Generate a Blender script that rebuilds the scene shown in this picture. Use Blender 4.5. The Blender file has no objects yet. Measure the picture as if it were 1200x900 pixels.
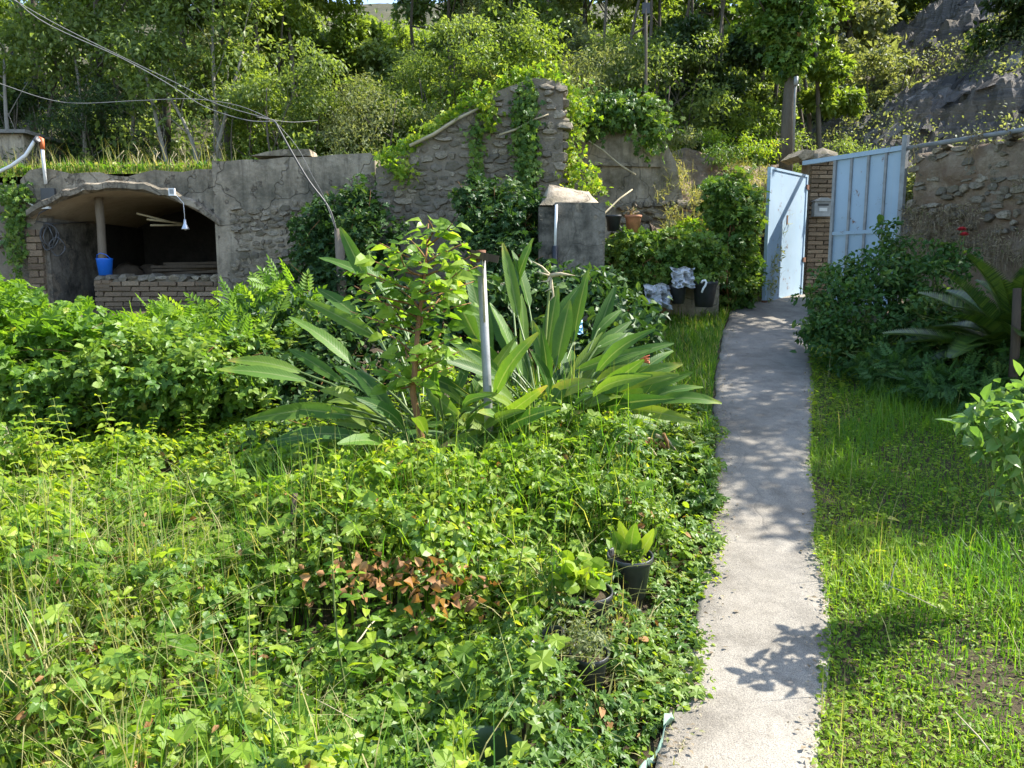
import bpy, math, random
import numpy as np
from mathutils import Vector, Matrix
R = math.radians
rng = np.random.default_rng(7)
random.seed(7)
S = bpy.context.scene
C = S.collection

# ------------------------------------------------------------------ camera, sky, sun, exposure
CAMZ, PITCH, FPX = 1.70, R(8.0), 900.0
cam = bpy.data.objects.new('camera', bpy.data.cameras.new('camera'))
C.objects.link(cam); S.camera = cam
cam.location = (0, 0, CAMZ); cam.rotation_euler = (R(90) - PITCH, 0, 0)
cam.data.sensor_width = 36; cam.data.lens = 36 * FPX / 1200
cam.data.clip_start = .05; cam.data.clip_end = 600

SUN_EL, SUN_AZ = R(46), R(75)          # azimuth from +Y towards +X
w = bpy.data.worlds.new("World"); S.world = w; w.use_nodes = True
nt = w.node_tree; bg = nt.nodes['Background']
sky = nt.nodes.new('ShaderNodeTexSky'); sky.sky_type = 'NISHITA'; sky.sun_disc = False
sky.sun_elevation = SUN_EL; sky.sun_rotation = SUN_AZ
nt.links.new(sky.outputs[0], bg.inputs[0]); bg.inputs[1].default_value = 0.125
sl = bpy.data.lights.new('sun', 'SUN'); sl.energy = 3.7; sl.angle = R(.5); sl.color = (1, .955, .88)
so = bpy.data.objects.new('sun', sl); C.objects.link(so)
SV = Vector((math.sin(SUN_AZ) * math.cos(SUN_EL), math.cos(SUN_AZ) * math.cos(SUN_EL), math.sin(SUN_EL)))
so.rotation_euler = SV.to_track_quat('Z', 'Y').to_euler(); so.location = (8, 3, 12)
S.view_settings.view_transform = 'Standard'; S.view_settings.look = 'None'
S.view_settings.exposure = 1.93; S.view_settings.gamma = 1
S.cycles.max_bounces = 7; S.cycles.diffuse_bounces = 4; S.cycles.glossy_bounces = 2
S.cycles.transmission_bounces = 4; S.cycles.transparent_max_bounces = 4
S.cycles.caustics_reflective = False; S.cycles.caustics_refractive = False
S.render.use_persistent_data = False

# ------------------------------------------------------------------ numpy noise
_T = np.random.default_rng(3).random((256, 256))
def vn(x, y, seed=0):
    x = np.asarray(x, float) + seed * 17.31; y = np.asarray(y, float) + seed * 9.77
    xi = np.floor(x).astype(int); yi = np.floor(y).astype(int)
    fx = x - xi; fy = y - yi
    fx = fx * fx * (3 - 2 * fx); fy = fy * fy * (3 - 2 * fy)
    a = _T[xi & 255, yi & 255]; b = _T[(xi + 1) & 255, yi & 255]
    c = _T[xi & 255, (yi + 1) & 255]; d = _T[(xi + 1) & 255, (yi + 1) & 255]
    return (a * (1 - fx) + b * fx) * (1 - fy) + (c * (1 - fx) + d * fx) * fy
def fbm(x, y, o=4, seed=0):
    s = 0; a = .5; t = 0
    for k in range(o):
        s = s + a * vn(np.asarray(x) * 2 ** k, np.asarray(y) * 2 ** k, seed + k); t += a; a *= .5
    return s / t
def sst(a, b, x):
    t = np.clip((np.asarray(x, float) - a) / (b - a), 0, 1); return t * t * (3 - 2 * t)

# ------------------------------------------------------------------ where things stand
CP, SP = math.cos(PITCH), math.sin(PITCH)
def W(px, py, Y):
    u = (px - 600) / FPX; v = (450 - py) / FPX
    t = Y / (CP + SP * v)
    return Vector((u * t, Y, CAMZ + t * (v * CP - SP)))
def gs(y):                                   # smooth garden slope (no bumps)
    y = np.asarray(y, float); q = y - 2.45
    z = .152 * np.where(q > 8, q, np.log1p(np.exp(np.clip(q, -20, 20) * 3)) / 3)
    return np.where(y > 11.5, .152 * 9.05 + (y - 11.5) * .03, z)
def G(px, py):                               # the point of the sloping garden seen there
    lo, hi = 1., 14.
    for _ in range(50):
        m = (lo + hi) / 2
        if W(px, py, m).z > gs(m): lo = m
        else: hi = m
    return W(px, py, lo)
PE = [(980, 742, 962), (900, 768, 961), (800, 792, 965), (740, 812, 972), (700, 822, 970), (640, 828, 955), (600, 832, 958), (550, 838, 950),
      (500, 836, 951), (450, 838, 952), (400, 846, 949), (370, 856, 948), (352, 860, 950)]
_L = [G(a, r) for r, a, b in PE]; _Rr = [G(b, r) for r, a, b in PE]
PY = np.array([p.y for p in _L]); PLX = np.array([p.x for p in _L]); PRX = np.array([p.x for p in _Rr])
def pathL(y): return np.interp(y, PY, PLX)
def pathR(y): return np.interp(y, PY, PRX)
def gz(x, y):
    x = np.asarray(x, float); y = np.asarray(y, float)
    l, r = pathL(y), pathR(y)
    d = np.maximum(np.maximum(l - x, x - r), 0)
    return gs(y) + sst(.05, .8, d) * ((fbm(x * .9, y * .9, 3, 5) - .5) * .16) - .035 * sst(.0, .12, d) + .02
def hz(x, y):
    x = np.asarray(x, float); y = np.asarray(y, float)
    z = 3.08 + .37 * np.maximum(0, y - 14.2) + (fbm(x * .3, y * .3, 4, 11) - .5) * (.15 + sst(14, 18, y) * 1.5)
    m2 = sst(.45, .75, x) * (1 - sst(11.95, 12.15, y)); z = z * (1 - m2) + 1.25 * m2
    m = sst(3.3, 4.1, x) * (1 - sst(13, 15.5, y))
    return z * (1 - m) + 1.25 * m
def rockz(x, y):
    x = np.asarray(x, float); y = np.asarray(y, float)
    b = hz(20 + x * 0, y) + .62 * np.maximum(0, x - 5.6) - .55 - .16 * np.maximum(0, y - 15)
    s = fbm(x * .5 + y * .2, y * .5, 4, 21); q = np.abs(fbm(x * 1.1 + y * .7, y * 1.3 - x * .4, 4, 29) - .5)
    st = fbm(x * .35 + y * 1.2, (b + s * 2) * 2.4, 4, 33) - .5; f = np.abs(fbm(x * 3.1 + y * .6, y * 3.6 - x * 1.1, 4, 36) - .5)
    return b + (s - .5) * 2.0 + (0.25 - q) * 1.1 + st * .55 - f * .55

# ------------------------------------------------------------------ scene helpers
def tag(o, label, cat, group=None, kind=None):
    if label: o['label'] = label
    if cat: o['category'] = cat
    if group: o['group'] = group
    if kind: o['kind'] = kind
    return o
def thing(name, label, cat, loc=(0, 0, 0), group=None, rz=0):
    o = bpy.data.objects.new(name, None); C.objects.link(o); o.empty_display_size = .1
    o.location = loc; o.rotation_euler = (0, 0, rz)
    return tag(o, label, cat, group)
def link(name, me, mat=None, parent=None, loc=None, rot=None, scale=None):
    o = bpy.data.objects.new(name, me); C.objects.link(o)
    if mat is not None and len(me.materials) == 0:
        for m in (mat if isinstance(mat, (list, tuple)) else [mat]): me.materials.append(m)
    if parent is not None: o.parent = parent
    if loc is not None: o.location = loc
    if rot is not None: o.rotation_euler = rot
    if scale is not None: o.scale = scale
    return o
def wbase(parent):
    v = Vector((0, 0, 0))
    while parent is not None: v += parent.location; parent = parent.parent
    return v
class MB:
    def __init__(s): s.v = []; s.f = []; s.sm = []
    def add(s, vs, fs, smooth=False):
        n = len(s.v); s.v += [tuple(p) for p in vs]; s.f += [tuple(i + n for i in f) for f in fs]; s.sm += [smooth] * len(fs); return s
    def box(s, c, d, m=None, taper=1.0, jit=0):
        x, y, z = d[0] / 2, d[1] / 2, d[2] / 2
        vs = [Vector((a * x * (taper if k > 0 else 1), b * y * (taper if k > 0 else 1), k * z)) for k in (-1, 1) for a, b in ((-1, -1), (1, -1), (1, 1), (-1, 1))]
        if jit: vs = [v + Vector([random.uniform(-jit, jit) for _ in range(3)]) for v in vs]
        if m is not None: vs = [m @ v for v in vs]
        c = Vector(c)
        return s.add([v + c for v in vs], [(3, 2, 1, 0), (4, 5, 6, 7), (0, 1, 5, 4), (1, 2, 6, 5), (2, 3, 7, 6), (3, 0, 4, 7)])
    def tube(s, pts, rad, n=6, cap=True, smooth=True):
        pts = [Vector(p) for p in pts]; m = len(pts)
        if not hasattr(rad, '__len__'): rad = [rad] * m
        vs = []; fs = []
        up = None
        for i, p in enumerate(pts):
            t = (pts[min(i + 1, m - 1)] - pts[max(i - 1, 0)]).normalized()
            if up is None: up = t.orthogonal().normalized()
            a = (up - t * up.dot(t))
            a = a.normalized() if a.length > 1e-5 else t.orthogonal().normalized()
            up = a; b = t.cross(a)
            for k in range(n):
                q = 2 * math.pi * k / n
                vs.append(p + (a * math.cos(q) + b * math.sin(q)) * rad[i])
        for i in range(m - 1):
            for k in range(n):
                fs.append((i * n + k, i * n + (k + 1) % n, (i + 1) * n + (k + 1) % n, (i + 1) * n + k))
        if cap: fs += [tuple(range(n))[::-1], tuple((m - 1) * n + k for k in range(n))]
        return s.add(vs, fs, smooth)
    def lathe(s, c, prof, n=16, axis=None, smooth=True):
        c = Vector(c); m = axis.to_matrix() if axis is not None else Matrix.Identity(3); vs = []; fs = []
        for r, z in prof:
            for k in range(n):
                q = 2 * math.pi * k / n
                vs.append(c + m @ Vector((r * math.cos(q), r * math.sin(q), z)))
        for i in range(len(prof) - 1):
            for k in range(n):
                fs.append((i * n + k, i * n + (k + 1) % n, (i + 1) * n + (k + 1) % n, (i + 1) * n + k))
        return s.add(vs, fs, smooth)
    def prism(s, pts, y0, y1):               # outline in x,z extruded from y0 to y1 (front y0)
        n = len(pts)
        vs = [(x, y0, z) for x, z in pts] + [(x, y1, z) for x, z in pts]
        fs = [tuple(range(n)), tuple(range(n, 2 * n))[::-1]] + [(i, i + n, (i + 1) % n + n, (i + 1) % n) for i in range(n)]
        return s.add(vs, fs)
    def mesh(s, name, off=Vector((0, 0, 0))):
        me = bpy.data.meshes.new(name)
        me.from_pydata([(v[0] - off[0], v[1] - off[1], v[2] - off[2]) for v in s.v], [], s.f)
        me.polygons.foreach_set('use_smooth', s.sm); me.update(); return me
    def part(s, name, mat, parent=None, label=None):
        o = link(name, s.mesh(name, wbase(parent)), mat, parent)
        if label: o['label'] = label
        return o
    def top(s, name, mat, label, cat, loc, group=None):      # a thing that is one mesh
        o = link(name, s.mesh(name, Vector(loc)), mat); o.location = loc
        return tag(o, label, cat, group)

def grid_mesh(name, V, nu, nv, smooth=True):
    V = np.asarray(V, np.float32).reshape(-1, 3)
    i, j = np.meshgrid(np.arange(nu - 1), np.arange(nv - 1), indexing='ij')
    a = (i * nv + j).ravel(); F = np.stack([a, a + nv, a + nv + 1, a + 1], 1)
    return np_mesh(name, V, F, smooth)
def np_mesh(name, V, F, smooth=False, tint=None, uv=None):
    me = bpy.data.meshes.new(name); k = F.shape[1]
    me.vertices.add(len(V)); me.vertices.foreach_set('co', np.ascontiguousarray(V, np.float32).ravel())
    me.loops.add(F.size); me.loops.foreach_set('vertex_index', np.ascontiguousarray(F, np.int32).ravel())
    me.polygons.add(len(F)); me.polygons.foreach_set('loop_start', np.arange(len(F), dtype=np.int32) * k)
    me.polygons.foreach_set('use_smooth', np.full(len(F), smooth))
    me.update(calc_edges=True)
    if tint is not None:
        at = me.attributes.new('tint', 'FLOAT', 'POINT'); at.data.foreach_set('value', np.ascontiguousarray(tint, np.float32))
    if uv is not None:
        at = me.attributes.new('leafuv', 'FLOAT_VECTOR', 'POINT')
        at.data.foreach_set('vector', np.ascontiguousarray(np.c_[uv, np.zeros(len(uv))], np.float32).ravel())
    return me

# ------------------------------------------------------------------ materials
def newmat(name):
    m = bpy.data.materials.new(name); m.use_nodes = True; t = m.node_tree
    return m, t, t.nodes['Principled BSDF']
def nd(t, kind, **kw):
    n = t.nodes.new(kind)
    for k, v in kw.items():
        if k.startswith('i_'):
            n.inputs[k[2:].replace('_', ' ')].default_value = v
        else: setattr(n, k, v)
    return n
def ramp(t, fac, stops, interp='LINEAR'):
    r = t.nodes.new('ShaderNodeValToRGB'); r.color_ramp.interpolation = interp
    e = r.color_ramp.elements
    while len(e) < len(stops): e.new(.5)
    for q, (p, c) in zip(e, stops): q.position = p; q.color = (*c, 1) if len(c) == 3 else c
    t.links.new(fac, r.inputs[0]); return r.outputs[0]
def noise(t, scale, detail=5, rough=.6, vec=None, dist=0):
    n = nd(t, 'ShaderNodeTexNoise'); n.inputs['Scale'].default_value = scale; n.inputs['Detail'].default_value = detail
    n.inputs['Roughness'].default_value = rough; n.inputs['Distortion'].default_value = dist
    if vec is not None: t.links.new(vec, n.inputs['Vector'])
    return n.outputs[0]
def mixc(t, fac, a, b, mode='MIX'):
    m = t.nodes.new('ShaderNodeMix'); m.data_type = 'RGBA'; m.blend_type = mode
    for sock, v in ((m.inputs[0], fac), (m.inputs[6], a), (m.inputs[7], b)):
        if hasattr(v, 'is_linked') or hasattr(v, 'links'): t.links.new(v, sock)
        else: sock.default_value = v if not isinstance(v, tuple) else ((*v, 1) if len(v) == 3 else v)
    return m.outputs[2]
def math_(t, op, a, b=0.):
    m = t.nodes.new('ShaderNodeMath'); m.operation = op
    for sock, v in ((m.inputs[0], a), (m.inputs[1], b)):
        if hasattr(v, 'links'): t.links.new(v, sock)
        else: sock.default_value = v
    return m.outputs[0]
def coords(t, rnd=False):
    tc = t.nodes.new('ShaderNodeTexCoord'); v = tc.outputs['Object']
    if rnd:
        oi = t.nodes.new('ShaderNodeObjectInfo'); a = t.nodes.new('ShaderNodeVectorMath'); a.operation = 'MULTIPLY_ADD'
        a.inputs[1].default_value = (1, 1, 1); t.links.new(v, a.inputs[0])
        s = t.nodes.new('ShaderNodeVectorMath'); s.operation = 'SCALE'; s.inputs[0].default_value = (37, 53, 71)
        t.links.new(oi.outputs['Random'], s.inputs['Scale']); t.links.new(s.outputs[0], a.inputs[2]); v = a.outputs[0]
        return v, oi.outputs['Random']
    return v
def bump(t, b, h, strength=.5, dist=.02):
    n = t.nodes.new('ShaderNodeBump'); n.inputs['Strength'].default_value = strength; n.inputs['Distance'].default_value = dist
    t.links.new(h, n.inputs['Height']); t.links.new(n.outputs[0], b.inputs['Normal'])
def mat_rough(name, stops, scale=3., rough=.9, bs=.6, bd=.02, bscale=25., rnd=False, stain=None, sscale=1.2, spec=.2, stretch=None, old=False):
    m, t, b = newmat(name)
    if rnd: v, rr = coords(t, True)
    else: v = coords(t)
    if stretch:
        mp = nd(t, 'ShaderNodeMapping'); mp.inputs['Scale'].default_value = stretch; t.links.new(v, mp.inputs[0]); v = mp.outputs[0]
    f = math_(t, 'ADD', math_(t, 'MULTIPLY', noise(t, scale, 8, .65, v), .58), math_(t, 'MULTIPLY', noise(t, scale * 6.3, 8, .7, v), .42))
    if rnd: f = math_(t, 'ADD', math_(t, 'MULTIPLY', f, .65), math_(t, 'MULTIPLY', math_(t, 'SUBTRACT', rr, .27), .38))
    c = ramp(t, f, stops)
    if stain:
        c = mixc(t, ramp(t, noise(t, sscale, 6, .7, v), [(.45, (0, 0, 0)), (.66, (1, 1, 1))]), c, stain)
    h = noise(t, bscale, 8, .7, v)
    if old:                                  # damp runs, hairline cracks, lost patches of the coat
        mp = nd(t, 'ShaderNodeMapping'); mp.inputs['Scale'].default_value = (5, 5, .55); t.links.new(v, mp.inputs[0])
        c = mixc(t, ramp(t, noise(t, 1.6, 7, .7, mp.outputs[0]), [(.5, (0, 0, 0)), (.7, (.75, .75, .75))]), c, (.075, .066, .05))
        pt = ramp(t, noise(t, 2.1, 9, .72, v), [(.57, (0, 0, 0)), (.585, (1, 1, 1))])
        c = mixc(t, pt, c, ramp(t, noise(t, 14, 6, .7, v), [(.3, (.10, .082, .06)), (.7, (.31, .255, .185))]))
        wv = nd(t, 'ShaderNodeVectorMath', operation='ADD'); t.links.new(v, wv.inputs[0]); nz_ = nd(t, 'ShaderNodeTexNoise'); nz_.inputs['Scale'].default_value = 3; t.links.new(v, nz_.inputs['Vector'])
        sc_ = nd(t, 'ShaderNodeVectorMath', operation='SCALE'); sc_.inputs['Scale'].default_value = .45; t.links.new(nz_.outputs['Color'], sc_.inputs[0]); t.links.new(sc_.outputs[0], wv.inputs[1])
        vo = nd(t, 'ShaderNodeTexVoronoi', feature='DISTANCE_TO_EDGE'); vo.inputs['Scale'].default_value = 1.3; t.links.new(wv.outputs[0], vo.inputs['Vector'])
        cr = ramp(t, vo.outputs['Distance'], [(.0, (1, 1, 1)), (.011, (0, 0, 0))]); c = mixc(t, math_(t, 'MULTIPLY', cr, .4), c, (.05, .045, .035))
        h = math_(t, 'SUBTRACT', math_(t, 'SUBTRACT', h, math_(t, 'MULTIPLY', pt, .8)), math_(t, 'MULTIPLY', cr, .5))
    t.links.new(c, b.inputs['Base Color']); b.inputs['Roughness'].default_value = rough; b.inputs['Specular IOR Level'].default_value = spec
    bump(t, b, h, bs, bd)
    return m
def mat_plain(name, col, rough=.6, metal=0, var=.25, scale=6, bs=.1):
    m, t, b = newmat(name); v = coords(t)
    d = tuple(x * (1 - var) for x in col); e = tuple(min(1, x * (1 + var)) for x in col)
    t.links.new(ramp(t, noise(t, scale, 6, .65, v), [(.3, d), (.7, e)]), b.inputs['Base Color'])
    b.inputs['Roughness'].default_value = rough; b.inputs['Metallic'].default_value = metal
    if bs: bump(t, b, noise(t, scale * 5, 5, .6, v), bs, .01)
    return m
def leaf_mat(name, stops, trans=.4, rough=.5, tcol=1.5, spec=.35, vein=False):
    """tint 0..1 picks the colour of each leaf; light also comes through the blade"""
    m, t, b = newmat(name)
    a = nd(t, 'ShaderNodeAttribute', attribute_name='tint')
    tc = t.nodes.new('ShaderNodeTexCoord')
    n1 = noise(t, 45, 3, .6, tc.outputs['Object'])
    f = math_(t, 'ADD', a.outputs['Fac'], math_(t, 'MULTIPLY', math_(t, 'SUBTRACT', n1, .5), .25))
    c = ramp(t, f, stops)
    if vein:
        uv = nd(t, 'ShaderNodeAttribute', attribute_name='leafuv'); sx = t.nodes.new('ShaderNodeSeparateXYZ'); t.links.new(uv.outputs['Vector'], sx.inputs[0])
        au = math_(t, 'ABSOLUTE', sx.outputs[0])
        rib = math_(t, 'LESS_THAN', au, .09)
        c = mixc(t, math_(t, 'MULTIPLY', rib, .55), c, (.22, .27, .10))
        q = math_(t, 'SINE', math_(t, 'MULTIPLY', math_(t, 'SUBTRACT', sx.outputs[1], math_(t, 'MULTIPLY', au, .09)), 150.))
        bump(t, b, q, .12, .003)
    t.links.new(c, b.inputs['Base Color']); b.inputs['Roughness'].default_value = rough; b.inputs['Specular IOR Level'].default_value = spec
    tr = t.nodes.new('ShaderNodeBsdfTranslucent')
    g = mixc(t, 1.0, c, (tcol * 1.15, tcol * 1.1, tcol * .45), 'MULTIPLY'); t.links.new(g, tr.inputs[0])
    mx = t.nodes.new('ShaderNodeMixShader'); mx.inputs[0].default_value = trans
    t.links.new(b.outputs[0], mx.inputs[1]); t.links.new(tr.outputs[0], mx.inputs[2])
    t.links.new(mx.outputs[0], t.nodes['Material Output'].inputs[0])
    return m

M = {}
M['soil'] = mat_rough('soil', [(.3, (.035, .025, .016)), (.7, (.11, .085, .05))], 5, bs=.9, bd=.04, bscale=18)
M['hill_earth'] = mat_rough('hill_earth', [(.3, (.03, .03, .015)), (.7, (.10, .095, .05))], 2.5, bs=.9, bd=.05, bscale=10)
M['plaster'] = mat_rough('weathered_plaster', [(.3, (.16, .13, .095)), (.5, (.33, .275, .20)), (.72, (.50, .43, .33))], 2.6, bs=1, bd=.03, bscale=16, stain=(.10, .092, .068), sscale=1.6, old=True)
M['plaster_back'] = mat_rough('brown_plaster', [(.28, (.19, .15, .105)), (.5, (.35, .295, .215)), (.75, (.50, .43, .33))], 2.2, bs=.7, bd=.03, bscale=12, stain=(.10, .085, .05), sscale=1.4, old=True)
M['mortar'] = mat_rough('old_mortar', [(.3, (.12, .10, .075)), (.7, (.29, .245, .18))], 6, bs=.9, bd=.03, bscale=20)
M['stone'] = mat_rough('fieldstone', [(.25, (.17, .148, .118)), (.42, (.25, .21, .16)), (.58, (.37, .31, .23)), (.75, (.50, .45, .37))], 5, bs=.8, bd=.02, bscale=22, rnd=True, stain=(.12, .11, .06), sscale=6)
M['palestone'] = mat_rough('pale_block_stone', [(.25, (.16, .145, .12)), (.5, (.30, .275, .23)), (.72, (.44, .41, .35))], 5, bs=.8, bd=.02, bscale=22, rnd=True, stain=(.2, .18, .12), sscale=6)
M['brick'] = mat_rough('old_brick', [(.2, (.12, .08, .052)), (.5, (.26, .18, .115)), (.78, (.42, .33, .23))], 6, bs=.7, bd=.012, bscale=40, rnd=True, stain=(.13, .115, .08), sscale=9)
M['brick_red'] = mat_rough('red_brick', [(.2, (.16, .06, .035)), (.6, (.33, .13, .07))], 6, bs=.7, bd=.012, bscale=40, rnd=True)
M['block'] = mat_rough('dark_cement', [(.3, (.085, .078, .066)), (.5, (.19, .168, .135)), (.75, (.33, .295, .24))], 4.5, bs=.7, bd=.015, bscale=30, stain=(.035, .034, .028), sscale=3, old=True)
M['inner_shade'] = mat_rough('shade_darkened_wall', [(.3, (.012, .011, .010)), (.7, (.045, .04, .035))], 3, bs=.6, bd=.02, bscale=14)  # near-black colour paints the shade of the shed interior onto its walls
M['vault'] = mat_rough('vault_render', [(.3, (.22, .16, .10)), (.7, (.40, .31, .21))], 3, bs=.5, bd=.02, bscale=14)
M['rimcem'] = mat_rough('cement_rim', [(.3, (.10, .095, .085)), (.7, (.30, .28, .25))], 4, bs=.8, bd=.02, bscale=20)
M['wood'] = mat_rough('grey_wood', [(.25, (.11, .085, .06)), (.75, (.30, .245, .18))], 9, bs=.7, bd=.008, bscale=30, stretch=(1, 1, .12))
M['wood_dark'] = mat_rough('dark_wood', [(.25, (.03, .022, .016)), (.75, (.10, .075, .05))], 9, bs=.7, bd=.008, bscale=30, stretch=(1, 1, .12))
M['bark'] = mat_rough('bark', [(.25, (.05, .042, .03)), (.75, (.17, .145, .11))], 8, bs=1, bd=.02, bscale=18, stretch=(1, 1, .25))
M['bark_pale'] = mat_rough('pale_bark', [(.25, (.13, .115, .09)), (.75, (.34, .31, .26))], 8, bs=.9, bd=.02, bscale=18, stretch=(1, 1, .25))
M['stem'] = mat_rough('brown_stem', [(.25, (.12, .06, .025)), (.75, (.26, .14, .06))], 12, bs=.6, bd=.005, bscale=60)
M['stem_green'] = mat_rough('green_stem', [(.25, (.07, .10, .02)), (.75, (.16, .20, .06))], 12, bs=.2, bd=.005, bscale=60)
M['dry'] = mat_rough('dry_stalk', [(.25, (.26, .21, .12)), (.75, (.52, .45, .30))], 12, bs=.2, bd=.005, bscale=60)
M['rock'] = mat_rough('slate_rock', [(.3, (.05, .047, .044)), (.5, (.13, .12, .108)), (.72, (.27, .25, .225))], 1.3, bs=1, bd=.12, bscale=4, stain=(.16, .13, .085), sscale=.5, stretch=(.7, .7, 4.5))
M['slab'] = mat_rough('slate_slab', [(.28, (.075, .07, .065)), (.7, (.26, .245, .225))], 2.5, bs=1, bd=.05, bscale=9, rnd=True)
M['bank'] = mat_rough('dry_bank', [(.25, (.12, .09, .06)), (.5, (.27, .21, .145)), (.75, (.44, .365, .27))], 3.5, bs=1, bd=.06, bscale=12, stain=(.20, .13, .085), sscale=2)
M['bankstone'] = mat_rough('brown_fieldstone', [(.25, (.09, .068, .045)), (.5, (.19, .15, .11)), (.75, (.33, .275, .205))], 5, bs=.9, bd=.03, bscale=20, rnd=True, stain=(.11, .085, .05), sscale=7)
M['terracotta'] = mat_plain('terracotta', (.40, .17, .085), .8, 0, .3, 14)
M['blackplastic'] = mat_plain('black_plastic', (.03, .032, .034), .42, 0, .4, 10, .05)
M['greenplastic'] = mat_plain('green_plastic', (.05, .09, .035), .45, 0, .3, 10, .05)
M['blueplastic'] = mat_plain('blue_plastic', (.012, .14, .62), .38, 0, .12, 5, .03)
M['white'] = mat_plain('white_paint', (.72, .72, .70), .5, 0, .12, 8, .05)
M['whiteplastic'] = mat_plain('white_film', (.45, .46, .47), .35, 0, .15, 12, .1)
M['greymetal'] = mat_plain('grey_galvanised_metal', (.24, .245, .24), .6, .15, .3, 7, .1)
M['cable'] = mat_plain('grey_cable', (.15, .15, .15), .5, 0, .15, 5, 0)
M['darkcable'] = mat_plain('dark_cable', (.05, .05, .05), .5, 0, .15, 5, 0)
M['orange'] = mat_plain('orange_plastic', (.50, .13, .045), .5, 0, .2, 8, 0)
M['rust'] = mat_plain('rust', (.15, .065, .03), .85, .1, .45, 20, .3)
M['alu'] = mat_plain('bare_aluminium', (.55, .56, .57), .32, .7, .15, 8, .05)
M['teal'] = mat_plain('pale_teal_net', (.16, .26, .19), .7, 0, .5, 30, .2)
M['red'] = mat_plain('red_petal', (.50, .05, .07), .5, 0, .3, 30, 0)

def mat_gate():
    m, t, b = newmat('pale_blue_painted_sheet'); v = coords(t)
    c = ramp(t, noise(t, 1.3, 5, .6, v), [(.3, (.27, .37, .45)), (.7, (.35, .45, .53))])
    ru = ramp(t, noise(t, 4.5, 9, .75, v), [(.6, (0, 0, 0)), (.65, (1, 1, 1))])
    c = mixc(t, ru, c, (.17, .085, .045))
    mp = nd(t, 'ShaderNodeMapping'); mp.inputs['Scale'].default_value = (9, 9, .5); t.links.new(v, mp.inputs[0])
    c = mixc(t, ramp(t, noise(t, 1.5, 5, .6, mp.outputs[0]), [(.56, (0, 0, 0)), (.78, (.3, .3, .3))]), c, (.34, .33, .30))
    t.links.new(c, b.inputs['Base Color']); b.inputs['Roughness'].default_value = .5
    bump(t, b, noise(t, 2.2, 3, .5, v), .25, .02)
    return m
M['gate'] = mat_gate()
def mat_path():
    m, t, b = newmat('worn_concrete_path'); v = coords(t)
    c = ramp(t, noise(t, 1.4, 7, .65, v), [(.25, (.148, .13, .103)), (.5, (.232, .21, .172)), (.75, (.305, .28, .235))])
    c = mixc(t, ramp(t, noise(t, 5, 6, .7, v), [(.48, (0, 0, 0)), (.72, (.7, .7, .7))]), c, (.10, .088, .07)); c = mixc(t, ramp(t, noise(t, .9, 5, .75, v), [(.5, (0, 0, 0)), (.68, (.55, .55, .55))]), c, (.12, .11, .095))
    n3 = noise(t, 230, 2, .5, v)
    c = mixc(t, .55, c, ramp(t, n3, [(.3, (.12, .11, .10)), (.48, (.5, .5, .5)), (.7, (.88, .86, .82))]), 'OVERLAY')
    vo = nd(t, 'ShaderNodeTexVoronoi', feature='DISTANCE_TO_EDGE'); vo.inputs['Scale'].default_value = .42
    wv = nd(t, 'ShaderNodeVectorMath', operation='ADD'); t.links.new(v, wv.inputs[0])
    nz = nd(t, 'ShaderNodeTexNoise'); nz.inputs['Scale'].default_value = 2.5; t.links.new(v, nz.inputs['Vector'])
    sc = nd(t, 'ShaderNodeVectorMath', operation='SCALE'); sc.inputs['Scale'].default_value = .5; t.links.new(nz.outputs['Color'], sc.inputs[0])
    t.links.new(sc.outputs[0], wv.inputs[1]); t.links.new(wv.outputs[0], vo.inputs['Vector'])
    cr = ramp(t, vo.outputs['Distance'], [(.0, (1, 1, 1)), (.006, (0, 0, 0))])
    c = mixc(t, math_(t, 'MULTIPLY', cr, .2), c, (.13, .115, .095))
    t.links.new(c, b.inputs['Base Color']); b.inputs['Roughness'].default_value = .88; b.inputs['Specular IOR Level'].default_value = .25
    h = math_(t, 'ADD', noise(t, 120, 4, .6, v), math_(t, 'SUBTRACT', math_(t, 'MULTIPLY', noise(t, 9, 5, .6, v), 1.5), math_(t, 'MULTIPLY', cr, .8)))
    bump(t, b, h, .45, .008)
    return m
M['path'] = mat_path()

# leaves
M['ivy'] = leaf_mat('ivy_leaf', [(.0, (.03, .08, .014)), (.45, (.085, .165, .024)), (.8, (.16, .24, .035)), (.97, (.17, .22, .05)), (1, (.26, .14, .05))], .32, .46)
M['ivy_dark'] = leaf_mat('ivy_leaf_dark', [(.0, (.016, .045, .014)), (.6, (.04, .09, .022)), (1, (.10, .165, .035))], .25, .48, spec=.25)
M['weed'] = leaf_mat('weed_leaf', [(.0, (.05, .135, .012)), (.4, (.15, .255, .018)), (.8, (.29, .37, .03)), (.96, (.38, .39, .07)), (1, (.36, .22, .08))], .5, .5)
M['bramble'] = leaf_mat('bramble_leaf', [(.0, (.045, .115, .018)), (.5, (.12, .215, .03)), (.9, (.21, .29, .045)), (1, (.34, .27, .08))], .42, .45)
M['sapling'] = leaf_mat('sapling_leaf', [(.0, (.08, .17, .015)), (.5, (.17, .28, .028)), (1, (.27, .37, .05))], .52, .42)
M['vine'] = leaf_mat('vine_leaf', [(.0, (.05, .125, .012)), (.5, (.13, .24, .022)), (.95, (.24, .34, .04)), (1, (.34, .33, .09))], .5, .45)
M['grass'] = leaf_mat('grass_blade', [(.0, (.045, .13, .012)), (.5, (.105, .23, .02)), (.85, (.21, .32, .035)), (1, (.42, .37, .16))], .48, .5)
M['drygrass'] = leaf_mat('dry_grass_blade', [(.0, (.13, .16, .04)), (.5, (.24, .25, .08)), (1, (.42, .37, .18))], .4, .6)
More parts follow.
